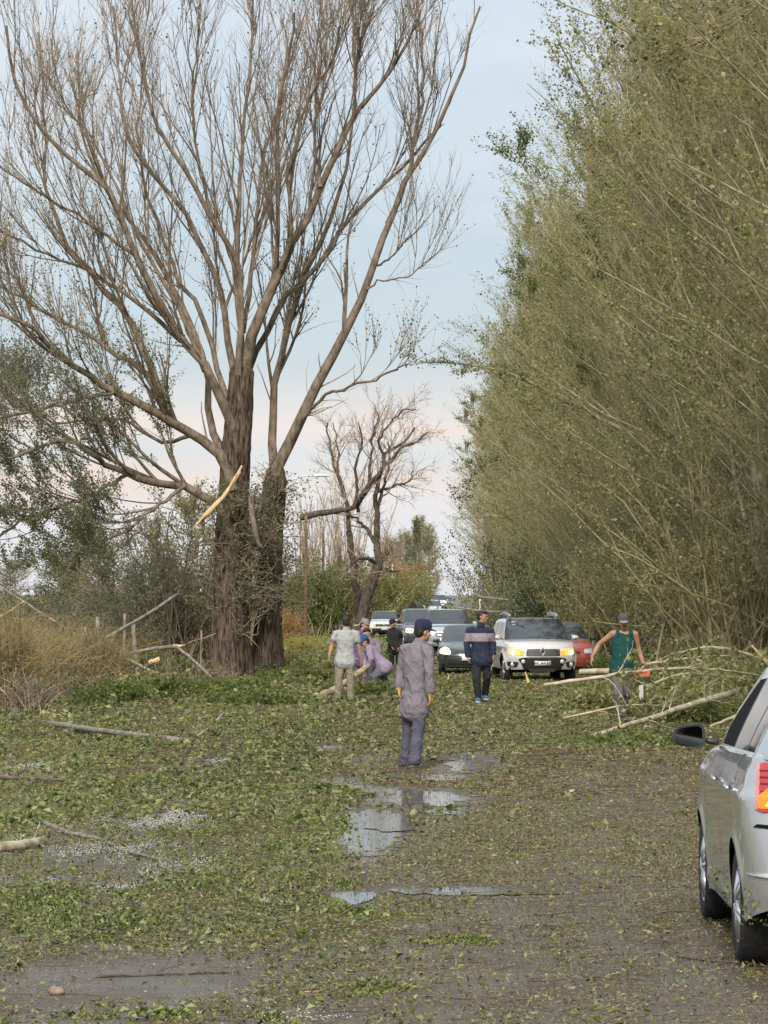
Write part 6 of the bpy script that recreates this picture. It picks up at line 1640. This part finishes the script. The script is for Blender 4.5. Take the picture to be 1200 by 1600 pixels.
    if hat:
        c = MB()
        prof = [(1.0, .045), (1.02, .075), (.97, .105), (.82, .132), (.55, .148), (.25, .153), (.02, .154)]; n = 22; an_ = np.linspace(0, 2*math.pi, n, endpoint=False)
        V = [Lh(.090*p*math.cos(a), -.008+.106*p*math.sin(a), z) for p, z in prof for a in an_]
        c.add(V, [(i*n+k, i*n+(k+1) % n, (i+1)*n+(k+1) % n, (i+1)*n+k) for i in range(len(prof)-1) for k in range(n)])
        co = c.build('cap', hat, root)
        bm_ = MB(); m_ = 13; V = []
        for zt in (0, -.006):
            for k in range(m_):
                a = R(-68) + R(136)*k/(m_-1)
                for rr in (0, 1):
                    x = .088*math.sin(a)*(1 if rr == 0 else .92); y = -.008+.104*math.cos(a)+rr*.078*max(0, math.cos(a*1.2)); V.append(Lh(x, y, .050+zt-.022*rr*math.cos(a)-.012*abs(math.sin(a))*rr))
        n2 = m_*2; fcs = [(2*k, 2*k+1, 2*k+3, 2*k+2) for k in range(m_-1)] + [(n2+2*k+2, n2+2*k+3, n2+2*k+1, n2+2*k) for k in range(m_-1)] + [(2*k+1, n2+2*k+1, n2+2*k+3, 2*k+3) for k in range(m_-1)]
        bm_.add(V, fcs).build('brim', hatm2 or hat, co)
    for sg in (-1, 1): MB().ell(Lh(sg*.030, .080, .004), (.011, .006, .006), rot=Rh, nu=8, nv=6).build('eye', M['eye'], root)
    for sg in (-1, 1): MB().loft([Lh(sg*.014, .092, .020), Lh(sg*.046, .080, .024)], [.004, .004], [.004, .003], up, n=6).build('eyebrow', M['hair'], root)
    return root, j, Lh, Rh

DUSK = cloth('coverall_mauve', (.135, .122, .145), (.205, .185, .215), 10)
DUSK_T = cloth('coverall_trousers', (.060, .060, .088), (.105, .104, .14), 10)
NAVY = cloth('navy_cap', (.012, .012, .04), (.03, .03, .075), 20)
BOOT = plain('boot_black', (.018, .016, .015), .5)
GLOVE = cloth('glove_ochre', (.36, .25, .08), (.52, .38, .15), 20)

person('man in mauve grey work clothes, navy cap and yellow gloves standing by the puddle', 40.3, (647, 1199), dict(
    head=(661, 987), neck=(655, 1003), shL=(634, 1013, .10), shR=(668, 1015, -.13), elL=(626, 1046, .16), wrL=(623, 1074, .10), haL=(625, 1084, .08),
    elR=(671, 1051, -.20), wrR=(672, 1082, -.20), haR=(673.5, 1095, -.18), pel=(648, 1098), hipL=(641, 1102, .07), hipR=(656, 1102, -.07),
    knL=(638, 1146, .12), anL=(634.5, 1188, .15), toeL=(650, 1198, .10), knR=(653, 1146, -.06), anR=(648, 1189, -.10), toeR=(670, 1199, -.06)),
    face=(.86, .42, 0), top=DUSK, legs=DUSK_T, shoes=BOOT, hat=NAVY, hair=True, gloves=GLOVE, hem=.085, bulk=1.0, build=.93, palm=((1, 0, 0), (-.8, .5, 0)), thumb=((.3, 1, 0), (.5, .8, 0)))

person('man seen from behind in a grey t-shirt and khaki work trousers', 64.9, (539, 1097), dict(
    head=(541, 972), neck=(541, 983), shL=(525.5, 989.5), shR=(556, 989.5), elL=(519, 1008, .02), wrL=(514.5, 1025, -.08), haL=(514, 1034, -.12),
    elR=(561, 1012, .02), wrR=(564.5, 1031, .05), haR=(564.5, 1040, .05), pel=(539, 1032), hipL=(532, 1035), hipR=(546, 1035),
    knL=(529.5, 1064, -.03), anL=(528.5, 1090), toeL=(526, 1094, .2), knR=(547.5, 1064, -.03), anR=(548, 1090), toeR=(550, 1094, .2)),
    face=(.05, 1, 0), skin=M['skin_tan'], top=cloth('tshirt_grey', (.26, .265, .28), (.37, .375, .39)), legs=cloth('khaki', (.16, .145, .10), (.27, .245, .18), 12), shoes=BOOT, hair='full', sleeve='short', hem=.04, bulk=1.0)

LILAC = cloth('shirt_lilac', (.20, .165, .235), (.30, .25, .34))
person('man in lilac grey shirt and blue cap bending down to lift the log', 70.8, (588, 1083), dict(
    head=(569.5, 1003, -.05), neck=(574, 1010, 0), shL=(577, 1014, -.18), shR=(576, 1012, .20), elL=(580, 1030, -.25), wrL=(576, 1040, -.18), haL=(572, 1043, -.12),
    elR=(572, 1030, .22), wrR=(570, 1040, .15), haR=(567, 1044, .08), pel=(599, 1041, 0), hipL=(597, 1045, -.09), hipR=(597, 1045, .09),
    knL=(583, 1059, -.12), anL=(582, 1077, -.10), toeL=(572, 1082, -.12), knR=(600, 1062, .14), anR=(610, 1077, .16), toeR=(602, 1082, .16)),
    face=(-.82, -.25, -.50), upd=(-.55, 0, .75), side=(0, 1, 0), top=LILAC, legs=cloth('trousers_slate', (.085, .085, .115), (.15, .15, .19)), shoes=BOOT, hat=cloth('blue_cap', (.02, .05, .16), (.04, .09, .26)), gloves=cloth('glove_lime', (.42, .42, .10), (.58, .56, .2)), hem=.05, palm=((-.5, .3, -1), (-.5, -.3, -1)), thumb=((0, 1, .3), (0, -1, .3)), grip=(.5, .5))

person('dark haired man in a grey shirt stooping behind the log lifters', 73.6, (584, 1077), dict(
    head=(573, 990, 0), neck=(577, 999, .02), shL=(570, 1004, -.02), shR=(589, 1003, .08), elL=(568, 1022, -.05), wrL=(571, 1036, -.15), haL=(570, 1042, -.18),
    elR=(592, 1018, -.05), wrR=(583, 1030, -.20), haR=(579, 1035, -.25), pel=(588, 1034, .25), hipL=(582, 1037, .22), hipR=(594, 1037, .28),
    knL=(580, 1057, .05), anL=(581, 1072, .15), toeL=(579, 1077, -.05), knR=(593, 1057, .08), anR=(593, 1072, .2), toeR=(593, 1077, 0)),
    face=(-.35, -.85, -.40), upd=(-.1, -.35, .9), top=DUSK, legs=DUSK_T, shoes=BOOT, hair='full', hem=.05)

person('man in a grey cap and purple shirt standing behind the stooping men', 76.5, (564, 1071), dict(
    head=(570, 977, 0), neck=(566, 987, 0), shL=(552, 994, .05), shR=(576, 994, 0), elL=(550, 1012, .05), wrL=(554, 1026, -.10), haL=(558, 1031, -.15),
    elR=(579, 1010, 0), wrR=(580, 1025, -.15), haR=(578, 1031, -.2), pel=(563, 1030), hipL=(557, 1033), hipR=(569, 1033),
    knL=(556, 1052), anL=(557, 1066), toeL=(560, 1071, -.15), knR=(569, 1052), anR=(570, 1066), toeR=(575, 1071, -.15)),
    face=(.78, -.60, 0), top=cloth('shirt_purple', (.07, .045, .14), (.13, .085, .22)), legs=cloth('trousers_rust_grey', (.10, .075, .08), (.17, .13, .135)), shoes=BOOT, hat=cloth('cap_grey', (.16, .15, .14), (.25, .24, .23)), hair=True, hem=.05)

person('person in black with a raised hood hunched beside the dark pickup', 98, (616, 1039), dict(
    head=(613, 975, 0), neck=(614, 982, 0), shL=(608.5, 987, .05), shR=(623, 987, 0), elL=(607.5, 1000, -.05), wrL=(612, 1010, -.15), haL=(614, 1014, -.18),
    elR=(626, 1000, .05), wrR=(624, 1011, -.08), haR=(623, 1016, -.1), pel=(617, 1010, .05), hipL=(613, 1012, .05), hipR=(621, 1012, .05),
    knL=(612, 1024), anL=(612, 1034, .05), toeL=(610, 1038, -.1), knR=(622, 1024), anR=(622, 1034, .05), toeR=(624, 1038, -.1)),
    face=(-.55, -.80, 0), top=cloth('black_jacket', (.010, .010, .011), (.028, .027, .028)), legs=cloth('black_trousers', (.012, .012, .014), (.03, .03, .032)), shoes=BOOT, hat=cloth('black_hood', (.010, .010, .011), (.025, .025, .026)), hair=True, hem=.10, bulk=1.0)

BAND = cloth('jacket_band', (.20, .175, .20), (.29, .255, .285)); NAVYJ = cloth('jacket_navy', (.012, .014, .032), (.03, .034, .062))
def band(C, j, pel, sp_, L_):
    z = C[:, 2] - pel[2]
    return ((z > L_*.62) & (z < L_*.91)).astype(int)
person('man in a navy tracksuit top with a mauve chest band walking before the dark sedan', 65.2, (752, 1096), dict(
    head=(754, 964, 0), neck=(751.5, 976, 0), shL=(734, 985, .03), shR=(766.5, 986, 0), elL=(729.5, 1006, .02), wrL=(731, 1026, -.05), haL=(732.5, 1034, -.07),
    elR=(770.5, 1006, .06), wrR=(771, 1022, -.02), haR=(772, 1030, -.06), pel=(752, 1030), hipL=(745, 1033), hipR=(759, 1033),
    knL=(744.5, 1060, -.14), anL=(747, 1087, -.10), toeL=(747, 1096, -.30), knR=(761, 1059, .02), anR=(758, 1083, .25), toeR=(760, 1092, .08)),
    face=(.90, -.42, .02), skin=M['skin_tan'], top=[NAVYJ, BAND], legs=cloth('track_black', (.012, .012, .015), (.03, .03, .035)), shoes=(plain('shoe_blue', (.03, .10, .24), .5), plain('shoe_sole', (.38, .42, .44), .6)), hair='full', hem=.03, zones=band, bulk=.95, build=1.04)

TANKG = cloth('tank_teal', (.004, .036, .040), (.010, .070, .068))
pr_, pj, pL, pRm = person('man in a teal tank top and grey cap carrying an orange chainsaw', 55.4, (974, 1126), dict(
    head=(974.5, 973, -.06), neck=(975.5, 985, 0), shL=(958, 990, 0), shR=(992, 990, 0), elL=(936, 1007, .05), wrL=(925, 1027, -.02), haL=(923, 1036, -.06),
    elR=(998, 1015, .06), wrR=(1005, 1037, -.05), haR=(1008.5, 1045, -.08), pel=(971, 1046), hipL=(963, 1050), hipR=(980, 1050),
    knL=(966, 1084, -.16), anL=(971, 1114, -.05), toeL=(970, 1125, -.25), knR=(980, 1083, .02), anR=(977.5, 1110, .28), toeR=(979, 1119, .10)),
    face=(.04, -1, -.10), skin=M['skin_tan'], top=TANKG, legs=cloth('trousers_grey', (.07, .068, .07), (.15, .145, .145), 9), shoes=BOOT, hat=cloth('cap_charcoal', (.05, .05, .055), (.10, .098, .10)), hatm2=cloth('brim_grey', (.18, .18, .185), (.26, .26, .27)), hair=True, tank=True, hem=.04, belly=.035, build=1.06, curl=(.45, .7), grip=(0, .7), palm=((.7, .3, .1), (-.3, -.2, -.6)), thumb=((.2, -1, 0), (-1, -.2, 0)))
MB().loft([pL(-.026, .096, -.050), pL(0, .104, -.046), pL(.026, .096, -.050)], [.008, .010, .008], [.006, .008, .006], (0, 0, 1), n=8).build('moustache', M['hair'], pr_)

# the chainsaw hangs from his hand
cq = P(1003, 1053, 55.3); cs = thing('chainsaw', 'orange chainsaw with a black handle hanging from the hand of the tank top man', 'chainsaw', cq)
OR = plain('saw_orange', (.62, .10, .025), .4); BK = M['black_pl']
def bx(c, s, m_, nm, b=.02, rot=None):
    q = MB(); pts = rounded([(-s[0]/2, -s[2]/2), (s[0]/2, -s[2]/2), (s[0]/2, s[2]/2), (-s[0]/2, s[2]/2)], 4, .22); n = len(pts); V = []
    for d, k in ((-.5, .85), (-.42, 1), (.42, 1), (.5, .85)): V += [(c[0]+p[0]*k, c[1]+d*s[1], c[2]+p[1]*k) for p in pts]
    q.add(V, [(i*n+k, i*n+(k+1) % n, (i+1)*n+(k+1) % n, (i+1)*n+k) for i in range(3) for k in range(n)]+[tuple(range(n))[::-1], tuple(3*n+k for k in range(n))])
    return q.build(nm, m_, cs, sharp=40)
bx((0, 0, 0), (.25, .17, .15), OR, 'engine_cover'); bx((.02, .0, -.07), (.22, .19, .07), BK, 'engine_base'); bx((.115, .02, .0), (.05, .14, .13), BK, 'starter_housing')
MB().tube([(-.08, -.09, .0), (-.10, -.10, .08), (-.04, -.10, .145), (.06, -.06, .15), (.08, .08, .10), (.08, .10, .0)], .014, 8).build('front_handle', BK, cs)
MB().tube([(.02, .08, -.02), (.03, .22, .02), (.03, .27, .08), (.03, .20, .11), (.02, .08, .08)], .016, 8).build('rear_handle', BK, cs)
o_ = MB(); pts = [(-.035, 0), (.035, 0), (.033, -.36), (.018, -.40), (-.018, -.40), (-.033, -.36)]; V = [(x-.02+.0*z, y_, z*.85-.06) for y_ in (-.075, -.067) for x, z in pts]
V = [(x, y-.25*(-.06-z), z) for x, y, z in V]
o_.add(V, [tuple(range(6))[::-1], tuple(range(6, 12))]+[(k, (k+1) % 6, 6+(k+1) % 6, 6+k) for k in range(6)]); o_.build('guide_bar', plain('bar_steel', (.22, .22, .22), .5, .3), cs, smooth=False)
